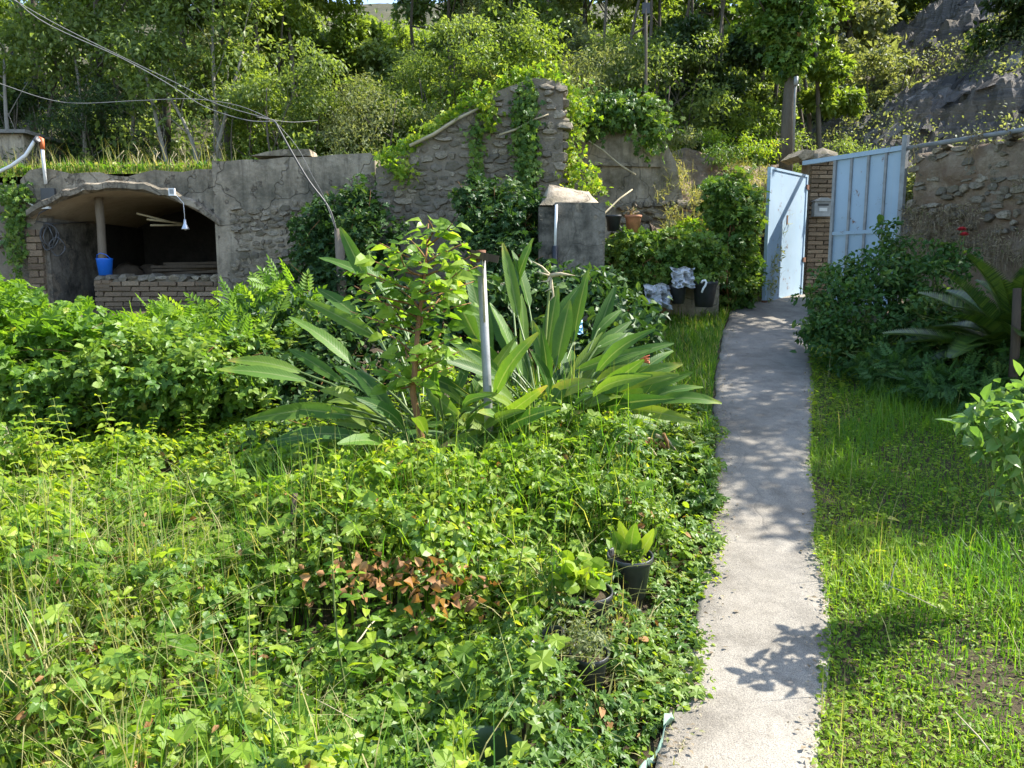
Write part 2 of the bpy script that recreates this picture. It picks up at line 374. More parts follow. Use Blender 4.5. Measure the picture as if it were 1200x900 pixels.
M['tree_mid'] = leaf_mat('tree_leaf', [(.0, (.06, .10, .026)), (.5, (.14, .20, .05)), (1, (.24, .295, .10))], .5, .45)
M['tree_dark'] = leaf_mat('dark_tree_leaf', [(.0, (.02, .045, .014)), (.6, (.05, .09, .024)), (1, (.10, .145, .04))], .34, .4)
M['tree_pale'] = leaf_mat('pale_tree_leaf', [(.0, (.09, .12, .045)), (.5, (.17, .20, .085)), (1, (.27, .29, .15))], .42, .55)
M['tree_bright'] = leaf_mat('bright_tree_leaf', [(.0, (.075, .13, .018)), (.5, (.15, .22, .035)), (1, (.25, .31, .065))], .5, .45)
M['rose'] = leaf_mat('rose_leaf', [(.0, (.022, .065, .016)), (.6, (.055, .125, .028)), (1, (.13, .20, .045))], .32, .5, spec=.22)
M['roselit'] = leaf_mat('young_rose_leaf', [(.0, (.06, .14, .03)), (.6, (.13, .23, .06)), (1, (.24, .32, .11))], .4, .4)
M['strel'] = leaf_mat('strelitzia_blade', [(.0, (.03, .085, .016)), (.5, (.085, .175, .022)), (.85, (.20, .27, .035)), (.95, (.30, .30, .05)), (1, (.33, .20, .08))], .4, .5, vein=True, spec=.3)
M['petiole'] = leaf_mat('strelitzia_petiole', [(.0, (.06, .12, .03)), (1, (.15, .20, .06))], .1, .4)
M['cycad'] = leaf_mat('cycad_leaflet', [(.0, (.02, .05, .01)), (.6, (.05, .095, .016)), (1, (.10, .15, .025))], .25, .3, spec=.5)
M['dryleaf'] = leaf_mat('withered_leaf', [(.0, (.10, .075, .045)), (.5, (.24, .19, .125)), (.85, (.38, .315, .22)), (1, (.14, .16, .05))], .2, .8)
M['deadleaf'] = leaf_mat('dead_leaf', [(.0, (.12, .06, .025)), (.6, (.29, .145, .055)), (1, (.42, .25, .11))], .25, .7)

# ------------------------------------------------------------------ leaf meshes
def T_oval(wd=.5, fold=.12, curl=.15):
    v = [(0, 0, 0), (-wd * .5, .3, fold), (0, .32, 0), (wd * .5, .3, fold), (-wd * .42, .65, fold * .6 - curl * .4), (0, .67, -curl * .4), (wd * .42, .65, fold * .6 - curl * .4), (0, 1, -curl)]
    f = [(0, 2, 1), (0, 3, 2), (1, 2, 5), (1, 5, 4), (2, 3, 6), (2, 6, 5), (4, 5, 7), (5, 6, 7)]
    return np.array(v), np.array(f)
def T_dia(wd=.5, fold=.12):
    v = [(0, 0, 0), (-wd * .5, .45, fold), (0, 1, -.05), (wd * .5, .45, fold)]
    return np.array(v), np.array([(0, 2, 1), (0, 3, 2)])
def T_ivy():
    o = [(0, .08, 0), (-.22, -.06, .02), (-.5, .12, -.04), (-.3, .3, .05), (-.46, .58, -.06), (-.16, .58, .05), (0, 1, -.12), (.16, .58, .05), (.46, .58, -.06), (.3, .3, .05), (.5, .12, -.04), (.22, -.06, .02)]
    v = [(0, .34, -.01)] + o; n = len(o)
    return np.array(v), np.array([(0, 1 + (i + 1) % n, 1 + i) for i in range(n)])
def T_round():
    a = np.linspace(0, 2 * np.pi, 8, endpoint=False) - np.pi / 2
    o = [(.5 * math.cos(q), .5 + .5 * math.sin(q), .08 * math.cos(2 * q)) for q in a]
    return np.array([(0, .5, 0)] + o), np.array([(0, 1 + i, 1 + (i + 1) % 8) for i in range(8)])
def T_join(parts):
    V = []; F = []; n = 0
    for v, f in parts: V.append(v); F.append(f + n); n += len(v)
    return np.vstack(V), np.vstack(F)
def T_place(t, ang, off, s, tilt=0):
    v, f = t; v = v * s; c, q = math.cos(ang), math.sin(ang)
    x = v[:, 0] * c - v[:, 1] * q + off[0]; y = v[:, 0] * q + v[:, 1] * c + off[1]
    return np.c_[x, y, v[:, 2] + off[2] - tilt * np.hypot(v[:, 0], v[:, 1])], f
def T_tri():                                   # three toothed leaflets
    o = T_oval(.72, .1, .18)
    return T_join([T_place(o, 0, (0, .38, 0), .62), T_place(o, 1.25, (-.02, .3, 0), .5), T_place(o, -1.25, (.02, .3, 0), .5)])
def T_pin(n=5):                                # a pinnate leaf
    d = T_dia(.46, .08); P = []
    for i in range(n):
        y = .16 + .7 * i / n
        for s in (-1, 1): P.append(T_place(d, s * 1.0, (0, y, -.12 * y * y), .36 * (1 - .35 * i / n), .15))
    P.append(T_place(d, 0, (0, .78, -.1), .3))
    P.append((np.array([(-.008, 0, 0), (.008, 0, 0), (0, .85, -.1)]), np.array([(0, 1, 2)])))
    return T_join(P)
def T_grape():
    o = [(0, .05, 0), (-.18, -.1, 0), (-.42, .0, -.05), (-.38, .2, .03), (-.56, .42, -.07), (-.34, .5, .04), (-.3, .8, -.04), (-.12, .74, .04), (0, 1, -.1), (.12, .74, .04), (.3, .8, -.04), (.34, .5, .04), (.56, .42, -.07), (.38, .2, .03), (.42, .0, -.05), (.18, -.1, 0)]
    v = [(0, .34, -.02)] + o; n = len(o)
    return np.array(v), np.array([(0, 1 + (i + 1) % n, 1 + i) for i in range(n)])
OVAL, DIA, IVY, ROUND, TRI, PIN, GRAPE = T_oval(.55), T_dia(.5), T_ivy(), T_round(), T_tri(), T_pin(), T_grape()
LANCE = T_oval(.28, .05, .3)
def nrm(a): return a / (np.linalg.norm(a, axis=1, keepdims=True) + 1e-9)
def leaves(P, N, D, size, tmpl, tint=None, r=None):
    """arrays (V, F, tint) of one leaf per row"""
    r = r or rng
    tv, tf = tmpl; n = len(P); k = len(tv)
    X = nrm(np.cross(D, N)); Dn = nrm(D); Nn = np.cross(X, Dn)
    sz = np.asarray(size).reshape(-1, 1, 1) * np.ones((n, 1, 1))
    V = P[:, None, :] + sz * (tv[None, :, 0:1] * X[:, None, :] + tv[None, :, 1:2] * Dn[:, None, :] + tv[None, :, 2:3] * Nn[:, None, :])
    F = (tf[None] + (np.arange(n) * k)[:, None, None]).reshape(-1, 3)
    if tint is None: tint = r.random(n)
    return V.reshape(-1, 3), F, np.repeat(tint, k)
def joinlv(L):
    V = []; F = []; T = []; n = 0
    for v, f, t in L: V.append(v); F.append(f + n); T.append(t); n += len(v)
    return np.vstack(V), np.vstack(F), np.concatenate(T)
def leaf_obj(name, arr, mat, parent=None, kind=None, smooth=False):
    V, F, T = arr; b = wbase(parent)
    o = link(name, np_mesh(name, V - np.array(b), F, smooth, T), mat, parent)
    if kind: o['kind'] = kind
    return o
def rdir(n, r): return nrm(r.normal(size=(n, 3)))
def blobs(bl, n, size, tmpl, r, clump=26, sig=.17, up=.75, shell=.45, flat=.8, droop=.2, tlo=0, thi=1):
    """leaves in clumps through ellipsoids bl = [(x,y,z,rx,ry,rz)]"""
    bl = np.array(bl, float); wt = (bl[:, 3] * bl[:, 4] * bl[:, 5]) ** .72; wt /= wt.sum()
    Pp = []; Nn = []; Dd = []; Tt = []
    for b, q in zip(bl, wt):
        m = max(4, int(n * q)); k = max(5, int(clump))
        cd = rdir(k, r); cr = (shell + (1 - shell) * r.random((k, 1))) ** .7
        cc = cd * cr * .92; ct = r.random(k)
        i = r.integers(0, k, m)
        off = r.normal(size=(m, 3)) * sig; off[:, 2] *= flat
        p = cc[i] + off
        Pp.append(b[:3] + p * b[3:6])
        o = nrm(p); nn = nrm(o * .55 + np.array([0, 0, up]) + r.normal(size=(m, 3)) * .5)
        dd = r.normal(size=(m, 3)) + o * .8; dd[:, 2] -= droop * 2
        Nn.append(nn); Dd.append(dd); Tt.append(np.clip(ct[i] * .5 + r.random(m) * .5, 0, 1))
    P = np.vstack(Pp); n2 = len(P)
    t = tlo + (thi - tlo) * np.concatenate(Tt)
    return leaves(P, np.vstack(Nn), np.vstack(Dd), size * (.6 + .7 * r.random(n2)), tmpl, t)
def blades(P, h, wd, r, lean=.35, seg=3, tint=None):
    """grass blades rooted at P"""
    n = len(P); a = r.random(n) * 2 * np.pi; d = np.c_[np.cos(a), np.sin(a), np.zeros(n)]; s = np.c_[-np.sin(a), np.cos(a), np.zeros(n)]
    ln = (r.random(n) * lean * 2)[:, None]; h = np.asarray(h).reshape(-1, 1) * np.ones((n, 1)); wd = np.asarray(wd).reshape(-1, 1) * np.ones((n, 1))
    rows = []
    for i in range(seg + 1):
        t = i / seg; c = P + np.array([0, 0, 1]) * h * (t - .35 * ln * t * t) + d * h * ln * t * t
        if i < seg: rows += [c - s * wd * (1 - t * .75) * .5, c + s * wd * (1 - t * .75) * .5]
        else: rows += [c]
    V = np.stack(rows, 1); k = V.shape[1]; f = []
    for i in range(seg - 1): f += [(2 * i, 2 * i + 1, 2 * i + 3), (2 * i, 2 * i + 3, 2 * i + 2)]
    f += [(2 * seg - 2, 2 * seg - 1, 2 * seg)]
    F = (np.array(f)[None] + (np.arange(n) * k)[:, None, None]).reshape(-1, 3)
    if tint is None: tint = r.random(n)
    return V.reshape(-1, 3), F, np.repeat(tint, k)

# ================================================================== THE SETTING
def axis(*segs): return np.unique(np.concatenate([np.linspace(a, b, n) for a, b, n in segs]))
xs = axis((-60, -8, 20), (-8, 8, 180), (8, 60, 20)); ys = axis((-15, 1, 12), (1, 12, 130), (12, 90, 20))
X, Y = np.meshgrid(xs, ys, indexing='ij')
tag(link('ground', grid_mesh('ground', np.stack([X, Y, gz(X, Y)], -1), len(xs), len(ys)), M['soil']), None, None, kind='structure')
xs = axis((-60, -12, 20), (-12, 14, 110), (14, 60, 16)); ys = axis((11.03, 20, 60), (20, 95, 50))
X, Y = np.meshgrid(xs, ys, indexing='ij')
tag(link('hillside', grid_mesh('hillside', np.stack([X, Y, hz(X, Y)], -1), len(xs), len(ys)), M['hill_earth']), None, None, kind='structure')
xs = axis((4.95, 20, 190), (20, 60, 20)); ys = axis((12.9, 27, 190), (27, 80, 20))
X, Y = np.meshgrid(xs, ys, indexing='ij'); Z = rockz(X, Y) + np.random.default_rng(6).normal(size=X.shape) * .045
Z[:, 0] = 1.0; Z[0, :] = np.minimum(Z[0, :], hz(xs[0] + 0 * ys, ys) - .1)
rock = tag(link('rock_slope', grid_mesh('rock_slope', np.stack([X, Y, Z], -1), len(xs), len(ys), False), M['rock']), None, None, kind='structure')
slab_me = []
for k in range(6):
    mb = MB(); mb.box((0, 0, 0), (1, 1, 1), None, random.uniform(.7, .95), .16); slab_me.append(mb.mesh('rock_slab'))
for k in range(380):
    x = random.uniform(5.6, 15); y = random.uniform(13.4, 22); z = float(rockz(x, y))
    s = random.uniform(.2, .75)
    link('rock', slab_me[k % 6], M['slab'], rock, (x, y, z - .02 * s), (random.uniform(-.2, .3), R(-36) + random.gauss(0, .15), random.uniform(-.5, .5) + .5), (s * .9, s * .45, s * .15))

# the path: a poured strip with worn edges, a real slab proud of the soil
yy = np.concatenate([np.linspace(PY[0] - 1.2, PY[0], 10)[:-1], np.linspace(PY[0], PY[-1], 130), np.linspace(PY[-1], PY[-1] + 2.5, 12)[1:]])
cols = []
for y in yy:
    l = float(pathL(y)) + .09 * (float(fbm(y * 2.3, 3, 4, 2)) - .5); r_ = float(pathR(y)) + .05 * (float(fbm(y * 2.6, 9, 4, 4)) - .5)
    if y > PY[-1]: r_ += (y - PY[-1]) * .25
    z = float(gs(y)) + .045
    row = [(l - .03, y, z - .14), (l, y, z - .012)] + [(l + (r_ - l) * t, y, z + .012 * (float(fbm(l + (r_ - l) * t * 3, y * 3, 3, 8)) - .5) - (.006 if t in (.05, .95) else 0)) for t in (.05, .2, .35, .5, .65, .8, .95)] + [(r_, y, z - .012), (r_ + .03, y, z - .14)]
    cols.append(row)
tag(link('concrete_path', grid_mesh('concrete_path', np.array(cols).transpose(1, 0, 2), len(cols[0]), len(yy)), M['path']), None, None, kind='structure')

# earth bank between the plaster wall and the gate
nu, nv = 70, 50
V = np.zeros((nu, nv, 3))
for i in range(nu):
    for j in range(nv):
        u = i / (nu - 1); v = j / (nv - 1)
        x = 2.0 + u * (1.75 + .75 * v); y = 11.0 + .35 * u + v * v * 1.9
        z = 1.15 + 2.45 * v ** .8 + .12 * math.sin(u * 5)
        V[i, j] = (x, y, z)
n1 = fbm(V[..., 0] * 1.8, V[..., 2] * 1.8 + V[..., 1], 5, 41) - .5; n2 = np.abs(fbm(V[..., 0] * 4, V[..., 2] * 4, 4, 44) - .5)
V[..., 1] -= n1 * .7 - n2 * .4; V[..., 2] += n1 * .3
bank = tag(link('earth_bank', grid_mesh('earth_bank', V, nu, nv), M['bank']), None, None, kind='structure')

# ------------------------------------------------------------------ stones and bricks
stone_me = []
for k in range(14):                             # broken rubble: an uneven outline, a flat cleft face and chamfered arrises
    n = random.choice((5, 6, 6, 7, 8)); a0 = random.uniform(0, 6.28); O = []
    for i in range(n):
        a = a0 + (i + random.uniform(-.28, .28)) * 2 * math.pi / n
        q = 1 / max(abs(math.cos(a)), abs(math.sin(a))) ** .75 * random.uniform(.84, 1.04)
        O.append((.5 * q * math.cos(a), .5 * q * math.sin(a)))
    tx, tz = random.uniform(-.25, .25), random.uniform(-.25, .25); f = random.uniform(.74, .9)
    vs = [(x, .5, z) for x, z in O] + [(x, -.32 + random.uniform(-.06, .06), z) for x, z in O] + [(x * f + random.uniform(-.03, .03), -.5 + tx * x + tz * z, z * f + random.uniform(-.03, .03)) for x, z in O] + [(random.uniform(-.1, .1), -.52 - .06 * random.random(), random.uniform(-.1, .1))]
    fs = [(r_ * n + i, r_ * n + (i + 1) % n, (r_ + 1) * n + (i + 1) % n, (r_ + 1) * n + i) for r_ in (0, 1) for i in range(n)] + [(2 * n + i, 2 * n + (i + 1) % n, 3 * n) for i in range(n)] + [tuple(range(n))[::-1]]
    mb = MB(); mb.add(vs, fs); stone_me.append(mb.mesh('stone'))
brick_me = []
for k in range(6):
    mb = MB(); mb.box((0, 0, 0), (1, 1, 1), None, random.uniform(.96, 1.0), .035); brick_me.append(mb.mesh('brick'))
def lay_stones(parent, x0, x1, z0, z1, y, inside, hm=.13, wm=.22, mat=None, maxn=300, out=.03, wob=.05, dpt=.2, ang=None):
    """irregular courses of single stones bedded in a wall face that looks towards -Y (or along ang)"""
    b = wbase(parent); z = z0; n = 0; mat = mat or M['stone']
    while z < z1:
        h = hm * random.uniform(.6, 1.5); x = x0 + random.uniform(-.2, 0)
        while x < x1:
            wd = wm * random.uniform(.45, 1.7); cx = x + wd / 2; cz = z + h / 2 + wob * math.sin(x * 3.1 + z * 5) + random.uniform(-.02, .02)
            split = h > hm * 1.15 and random.random() < .4
            for part in ((0, .5), (1, .5)) if split else ((0, 1),):
                hh = h * part[1]; c2 = cz + (0 if not split else (part[0] - .5) * h * .5)
                if inside(cx, c2) and n < maxn:
                    n += 1; yy_ = y + dpt * .5 - .004 - out * random.uniform(.2, 1.8)
                    p = Vector((cx, yy_, c2)) if ang is None else Vector(ang(cx, dpt * .35 - out * random.uniform(.2, 1.8), c2))
                    link('stone', stone_me[random.randrange(14)], mat, parent, p - b, (random.uniform(-.1, .1), random.uniform(-.13, .13), (0 if ang is None else ang.rz) + random.uniform(-.12, .12)), (wd * 1.02, dpt, hh * 1.05))
            x += wd * random.uniform(.97, 1.06)
        z += h * .98
    return n
def lay_bricks(parent, x0, x1, z0, z1, y, inside=lambda x, z: True, bw=.22, bh=.062, mat=None, out=.012, dpt=.1, rz=0, origin=None):
    b = wbase(parent); r = 0; z = z0; mat = mat or M['brick']
    while z + bh <= z1 + .01:
        x = x0 - (bw / 2 if r % 2 else 0)
        while x < x1 - .02:
            a, e = max(x, x0), min(x + bw, x1)
            if e - a > .05 and inside((a + e) / 2, z + bh / 2):
                p = Vector(((a + e) / 2, y - out * random.uniform(.2, 1.5), z + bh / 2 + random.uniform(-.004, .004)))
                if origin is not None:
                    d = p - Vector((origin[0], origin[1], 0)); c_, s_ = math.cos(rz), math.sin(rz)
                    p = Vector((origin[0] + d.x * c_ - d.y * s_, origin[1] + d.x * s_ + d.y * c_, p.z))
                link('brick', brick_me[random.randrange(6)], mat, parent, p - b, (random.uniform(-.02, .02), random.uniform(-.02, .02), rz + random.uniform(-.03, .03)), (e - a - .014, dpt, bh - .014 + random.uniform(-.004, .003)))
            x += bw
        z += bh; r += 1

# ------------------------------------------------------------------ the vaulted shed
YF = 11.0
def Xp(px, Y=YF, py=260): return W(px, py, Y).x
def Zp(py, Y=YF): return W(600, py, Y).z
aL, aR = Xp(45), Xp(258)
zs, zt = Zp(262), Zp(224)                   # springing and underside of the vault
shed = thing('vaulted_shed', 'low stone garden shed with an open arched front and grassy roof', 'shed', ((aL + aR) / 2, YF, float(gs(11))))
def arch(t, dz=0):                           # t 0..1 along the vault
    x = aL - .06 + (aR - aL + .12) * t
    k = 1 - (abs(t - .48) / .52) ** 2.1
    zr = zs if t < .48 else zs - .06
    return x, zr + (zt - zs + (.06 if t >= .48 else 0)) * max(k, 0) + dz
NA = 26
# vault shell: underside and thickness, from 12 cm in front of the wall back into the hill
mb = MB(); vs = []
for yv in (YF - .10, 14.0):
    for dz in (0, .10):
        vs += [(arch(i / NA, dz)[0], yv, arch(i / NA, dz)[1]) for i in range(NA + 1)]
n = NA + 1; fs = []
for i in range(NA):
    fs += [(i, i + 1, n * 2 + i + 1, n * 2 + i), (n + i, n * 3 + i, n * 3 + i + 1, n + i + 1), (i, n + i, n + i + 1, i + 1)]
mb.add(vs, fs, True); mb.part('vault', M['vault'], shed)
mb = MB(); vs = []                           # cement lip round the front of the vault
for i in range(NA + 1):
    x, z = arch(i / NA); j = .012 * math.sin(i * 1.7) + .01 * math.sin(i * 4.1)
    vs += [(x, YF - .17, z + .025 + j), (x, YF - .17, z + .10 + j), (x, YF - .09, z + .13 + j), (x, YF - .09, z - .004)]
fs = []
for i in range(NA):
    for k in range(4): fs.append((i * 4 + k, i * 4 + (k + 1) % 4, i * 4 + 4 + (k + 1) % 4, i * 4 + 4 + k))
mb.add(vs, fs); mb.part('arch_rim', M['plaster'], shed)
# spandrel wall over the arch, up to the turf
ztop = 3.13
pts = [(Xp(28), ztop - .1), (Xp(28), zs - .05), (aL - .07, zs)] + [(arch(i / NA, .1)[0], arch(i / NA, .1)[1]) for i in range(NA + 1)] + [(Xp(262), zs), (Xp(262), ztop + .03)]
pts += [(Xp(262) + (Xp(28) - Xp(262)) * t, ztop + .035 * math.sin(t * 9) + .03 * math.sin(t * 23)) for t in np.linspace(.05, .95, 14)]
mb = MB()
up = pts[-14:][::-1]; lo = [(x, arch(min(max((x - aL) / (aR - aL), 0), 1), .1)[1] if aL < x < aR else zs) for x, z in up]
top_ = [(Xp(28), ztop - .1)] + up + [(Xp(262), ztop + .03)]; bot_ = [(Xp(28), zs)] + lo + [(Xp(262), zs)]
bot_ = [(x, min(z, t[1] - .03)) for (x, z), t in zip(bot_, top_)]
for i in range(len(top_) - 1): mb.prism([bot_[i], bot_[i + 1], top_[i + 1], top_[i]], YF, YF + .35)
mb.part('spandrel', M['plaster'], shed)
# left jamb of bricks, side wall, back wall, right jamb, parapet
g0 = float(gs(11)) - .1
mb = MB(); mb.box(((Xp(31) + Xp(50)) / 2, YF + .2, (g0 + zs) / 2), (Xp(50) - Xp(31), .4, zs - g0)); jamb = mb.part('pillar', M['mortar'], shed)
lay_bricks(jamb, Xp(31), Xp(50), g0 + .2, zs - .01, YF, bh=.095, bw=.30)
mb = MB(); mb.box((aL + .02, YF + .75, (g0 + zs) / 2 + .04), (.18, 1.45, zs - g0 + .08)); mb.part('side_wall', M['block'], shed)
mb = MB(); mb.box((aL + .02, YF + 2.2, (g0 + zs) / 2 + .05), (.16, 1.4, zs - g0 + .1)); mb.part('side_wall', M['inner_shade'], shed)
mb = MB(); mb.box(((aL + aR) / 2, 13.95, (g0 + zt) / 2), (aR - aL + .6, .15, zt - g0 + .5)); mb.part('back_wall', M['inner_shade'], shed)
mb = MB(); mb.box((aR + .12, YF + 1.6, (g0 + zs) / 2), (.2, 2.6, zs - g0 + .1)); mb.part('side_wall', M['inner_shade'], shed)
pL, pR, pT = Xp(113, YF, 340), Xp(259, YF, 340), Zp(327)
mb = MB(); mb.box(((pL + pR) / 2, YF + .16, (g0 + pT) / 2), (pR - pL, .3, pT - g0)); par = mb.part('parapet', M['mortar'], shed)
lay_bricks(par, pL, pR, pT - .75, pT, YF, bh=.072, bw=.26, inside=lambda x, z: z < pT - .02 - .03 * math.sin(x * 7))
lay_bricks(par, pL + .01, pL + .24, pT - .13, pT - .004, YF - .012, bh=.06, mat=M['brick_red'])
for k in range(12):                          # worn coping stones along the sill
    x = pL + (k + .5) * (pR - pL) / 12
    link('coping_stone', stone_me[k], M['stone'], par, Vector((x, YF + .14, pT + .015)) - wbase(par), (0, random.uniform(-.08, .08), random.uniform(-.2, .2)), ((pR - pL) / 12 * 1.1, .33, .07 + .03 * (k % 3)))
a, b_ = W(115, 231, YF + .3), W(122, 325, YF + .3)
mb = MB(); mb.tube([a, a.lerp(b_, .35) + Vector((.01, 0, 0)), a.lerp(b_, .7), b_ - Vector((0, 0, .05))], [.062, .056, .06, .058], 9); mb.part('prop_post', M['wood'], shed)

def at(name, label, cat, p, group=None): return thing(name, label, cat, p, group)
# things in and on the shed
p = W(119, 323, YF - .01) + Vector((0, 0, .02))
bk = at('bucket', 'bright blue plastic bucket standing on the brick sill by the post', 'bucket', (p.x, YF + .1, pT + .052))
mb = MB(); mb.lathe((p.x, YF + .1, pT + .052), [(0, 0), (.088, 0), (.108, .22), (.115, .235), (.108, .24), (.1, .22), (.085, .02), (0, .02)], 20); mb.part('body', M['blueplastic'], bk)
mb = MB(); mb.tube([(p.x - .108, YF + .1, pT + .27), (p.x - .08, YF + .06, pT + .34), (p.x - .02, YF + .04, pT + .365), (p.x + .05, YF + .05, pT + .345), (p.x + .108, YF + .1, pT + .27)], .006, 6); mb.part('handle', M['blueplastic'], bk)
# timber stack in the shed
pile = at('timber_pile', 'dark stack of old boards lying inside the arched shed', 'timber', (Xp(215), YF + .7, pT))
mb = MB(); mb.box((Xp(220), YF + 1.0, (g0 + pT) / 2), (1.15, 1.0, pT - g0)); mb.part('trestle', M['wood_dark'], pile)
for k in range(14):
    L = random.uniform(.8, 1.25)
    mb = MB(); mb.box((0, 0, 0), (L, random.uniform(.08, .15), .035))
    o = mb.part('board', M['wood_dark'], None); o.parent = pile
    o.location = Vector((Xp(214) + random.uniform(-.12, .15), YF + .45 + .09 * (k % 5) + random.uniform(-.04, .04), pT + .05 + .045 * (k // 3))) - pile.location
    o.rotation_euler = (random.uniform(-.05, .05), random.uniform(-.1, .02), random.uniform(-.25, .25))
for k, (px, py, Yd, lab) in enumerate(((150, 318, YF + 1.0, 'dark bundled sack slumped at the back of the shed sill'), (180, 312, YF + 1.3, 'dusty heap of cloth inside the shed beside the boards'), (238, 300, YF + 1.2, 'dark crumpled tarpaulin heaped on the boards'))):
    c = W(px, py, Yd); nu_ = 12; u, v = np.meshgrid(np.linspace(0, 2 * np.pi, nu_), np.linspace(0, 1, 8), indexing='ij'); rr_ = .28 * np.sqrt(np.maximum(1 - v ** 2, 0)) * (.7 + .6 * fbm(np.cos(u) * 2 + k * 3, np.sin(u) * 2 + v * 3, 3, 5))
    o = link('sack', grid_mesh('sack', np.stack([rr_ * np.cos(u), rr_ * np.sin(u), v * .3 * (.8 + .4 * fbm(u, v * 3, 2, k)) - .1], -1), nu_, 8), M['wood_dark']); o.location = (c.x, c.y, pT + .04); tag(o, lab, 'sack')
    if c.x > Xp(160): pass
ra = at('roof_pole', 'pair of thin bare poles slung under the vault of the shed', 'pole', (Xp(185), YF + .9, zs))
for a, e in (((160, 250), (215, 264)), ((172, 257), (214, 262)), ((176, 264), (216, 264))):
    mb = MB(); mb.tube([W(a[0], a[1], YF + .6), W(e[0], e[1], YF + .9)], [.016, .012], 6); mb.part('pole', M['dry'], ra)
# lamp
lp = W(217, 264, YF - .25)
lamp = at('hanging_lamp', 'small aluminium shade lamp hanging on a white cord in the arch', 'lamp', tuple(lp))
mb = MB(); mb.lathe(lp, [(.0, .08), (.016, .08), (.02, .03), (.024, .015), (.05, -.045), (.053, -.055), (.047, -.05), (.015, .0), (0, .0)], 18); mb.part('shade', M['alu'], lamp)
mb = MB(); mb.lathe(lp + Vector((0, 0, -.05)), [(0, -.02), (.018, -.01), (.02, .01), (.012, .04), (0, .05)], 12); mb.part('bulb', M['white'], lamp)
mb = MB(); mb.tube([lp + Vector((0, 0, .08)), W(215, 238, YF - .2), W(206, 228, YF - .19)], .004, 5); mb.part('cord', M['white'], lamp)
lb = W(201.5, 225, YF - .18)
jb = at('junction_box', 'square white cable box on the rim of the arch', 'box', tuple(lb))
mb = MB(); mb.box(lb, (.085, .03, .10)); mb.part('cover', M['white'], jb)
mb = MB(); mb.box(lb + Vector((0, -.016, .005)), (.052, .006, .06)); mb.part('faceplate', M['greymetal'], jb)
fp = W(54, 240, YF - .1)
fl = at('floodlight', 'small white floodlight on a bent bracket beside the arch', 'lamp', tuple(fp))
mb = MB(); mb.box(fp, (.10, .07, .11), None, .85); mb.part('housing', M['white'], fl)
mb = MB(); mb.box(fp + Vector((0, -.037, .01)), (.075, .008, .075)); mb.part('glass', M['alu'], fl)
mb = MB(); mb.tube([fp + Vector((-.04, 0, -.03)), W(42, 243, YF - .08), W(34, 238, YF - .05), W(31, 237, YF + .02)], .012, 6); mb.part('bracket', M['white'], fl)
mb = MB(); mb.box(W(57, 228, YF - .02), (.19, .05, .17)); mb.part('back_plate', M['darkcable'], fl)
mb = MB(); mb.tube([fp + Vector((.03, 0, -.05)), W(46, 250, YF - .12), W(42, 259, YF - .1), W(60, 262, YF - .03), W(110, 260, YF + 1.2)], .009, 5); mb.part('wire', M['darkcable'], fl)
hp = W(60, 285, YF - .05)
hose = at('cable_coil', 'dark coil of cable hanging on the grey shed wall', 'cable', tuple(hp))
for cx, cz, rx, rz_, ph in ((57, 275, .11, .15, 0), (60, 277, .10, .16, 1), (67, 289, .10, .13, 2), (55, 279, .09, .17, 3)):
    c = W(cx, cz, YF - .06); mb = MB()
    mb.tube([c + Vector((rx * math.cos(q), .02 * math.sin(3 * q + ph), rz_ * math.sin(q))) for q in np.linspace(0, 6.4, 20)], .0095, 6); mb.part('loop', M['darkcable'], hose)

# ------------------------------------------------------------------ walls
def wall_prism(name, top_pts, y0, y1, zb, mat, label, cat='wall'):
    """a wall whose top line is top_pts (x,z); one column per segment so that every face stays planar"""
    t = thing(name, label, cat, (top_pts[0][0], y0, zb))
    mb = MB()
    n = len(top_pts)
    V = []; 
    for x, z in top_pts: V += [(x, y0, zb), (x, y0, z), (x, y1, z), (x, y1, zb)]
    F = [(3, 2, 1, 0), tuple((n - 1) * 4 + k for k in range(4))]
    for i in range(n - 1):
        a, b = i * 4, i * 4 + 4
        F += [(a, a + 1, b + 1, b), (a + 1, a + 2, b + 2, b + 1), (a + 2, a + 3, b + 3, b + 2)]
    mb.add(V, [f[::-1] for f in F]); mb.part('wall_body', mat, t)
    return t
# wall left of the shed
wl = wall_prism('rubble_wall', [(Xp(-900), 3.16), (Xp(-300), 3.15), (Xp(-60), 3.14), (Xp(0), 3.0), (Xp(10), 2.97), (Xp(31), 2.93)], YF + .05, YF + .5, g0, M['mortar'], 'rubble wall with a strand of ivy at the outer side of the shed')
lay_stones(wl, Xp(-40), Xp(31), g0 + .9, 2.9, YF + .05, lambda x, z: True, .16, .26)
# wall between shed and gable: smooth render above, rubble below
tp = []
for px, py in ((248, 188), (262, 189), (285, 187), (310, 187), (335, 184), (365, 184), (395, 181), (420, 180), (434, 179), (439, 183)):
    v = W(px, py, YF - .12); tp.append((v.x, v.z))
mw = wall_prism('render_topped_wall', tp, YF - .12, YF + .35, g0, M['plaster'], 'grey garden wall with smooth render above and bare rubble below')
xa, xb = Xp(258, YF - .12), Xp(438, YF - .12)
def in_mid(x, z):
    lim = Zp(236, YF - .12) + (-.10 * math.sin((x - xa) * 2.2) - .12 * (vn(x * 3, 1, 3) - .3)) + .12 * (x - xa) / (xb - xa)
    return z < lim and x > xa + .05 + .25 * float(vn(1, z * 3, 6))
lay_stones(mw, xa, xb + .05, g0 + .35, Zp(215), YF - .12, in_mid, .08, .12, out=.016, dpt=.12)
v1 = W(335, 182, YF + .1)
cs = at('stone_slab', 'pale broken slab lying flat on top of the rendered wall', 'slab', (v1.x, v1.y, v1.z - .03))
mb = MB(); m_ = [(-.42, 0), (-.2, .055), (.0, .085), (.38, .09), (.40, .02), (.40, 0)]
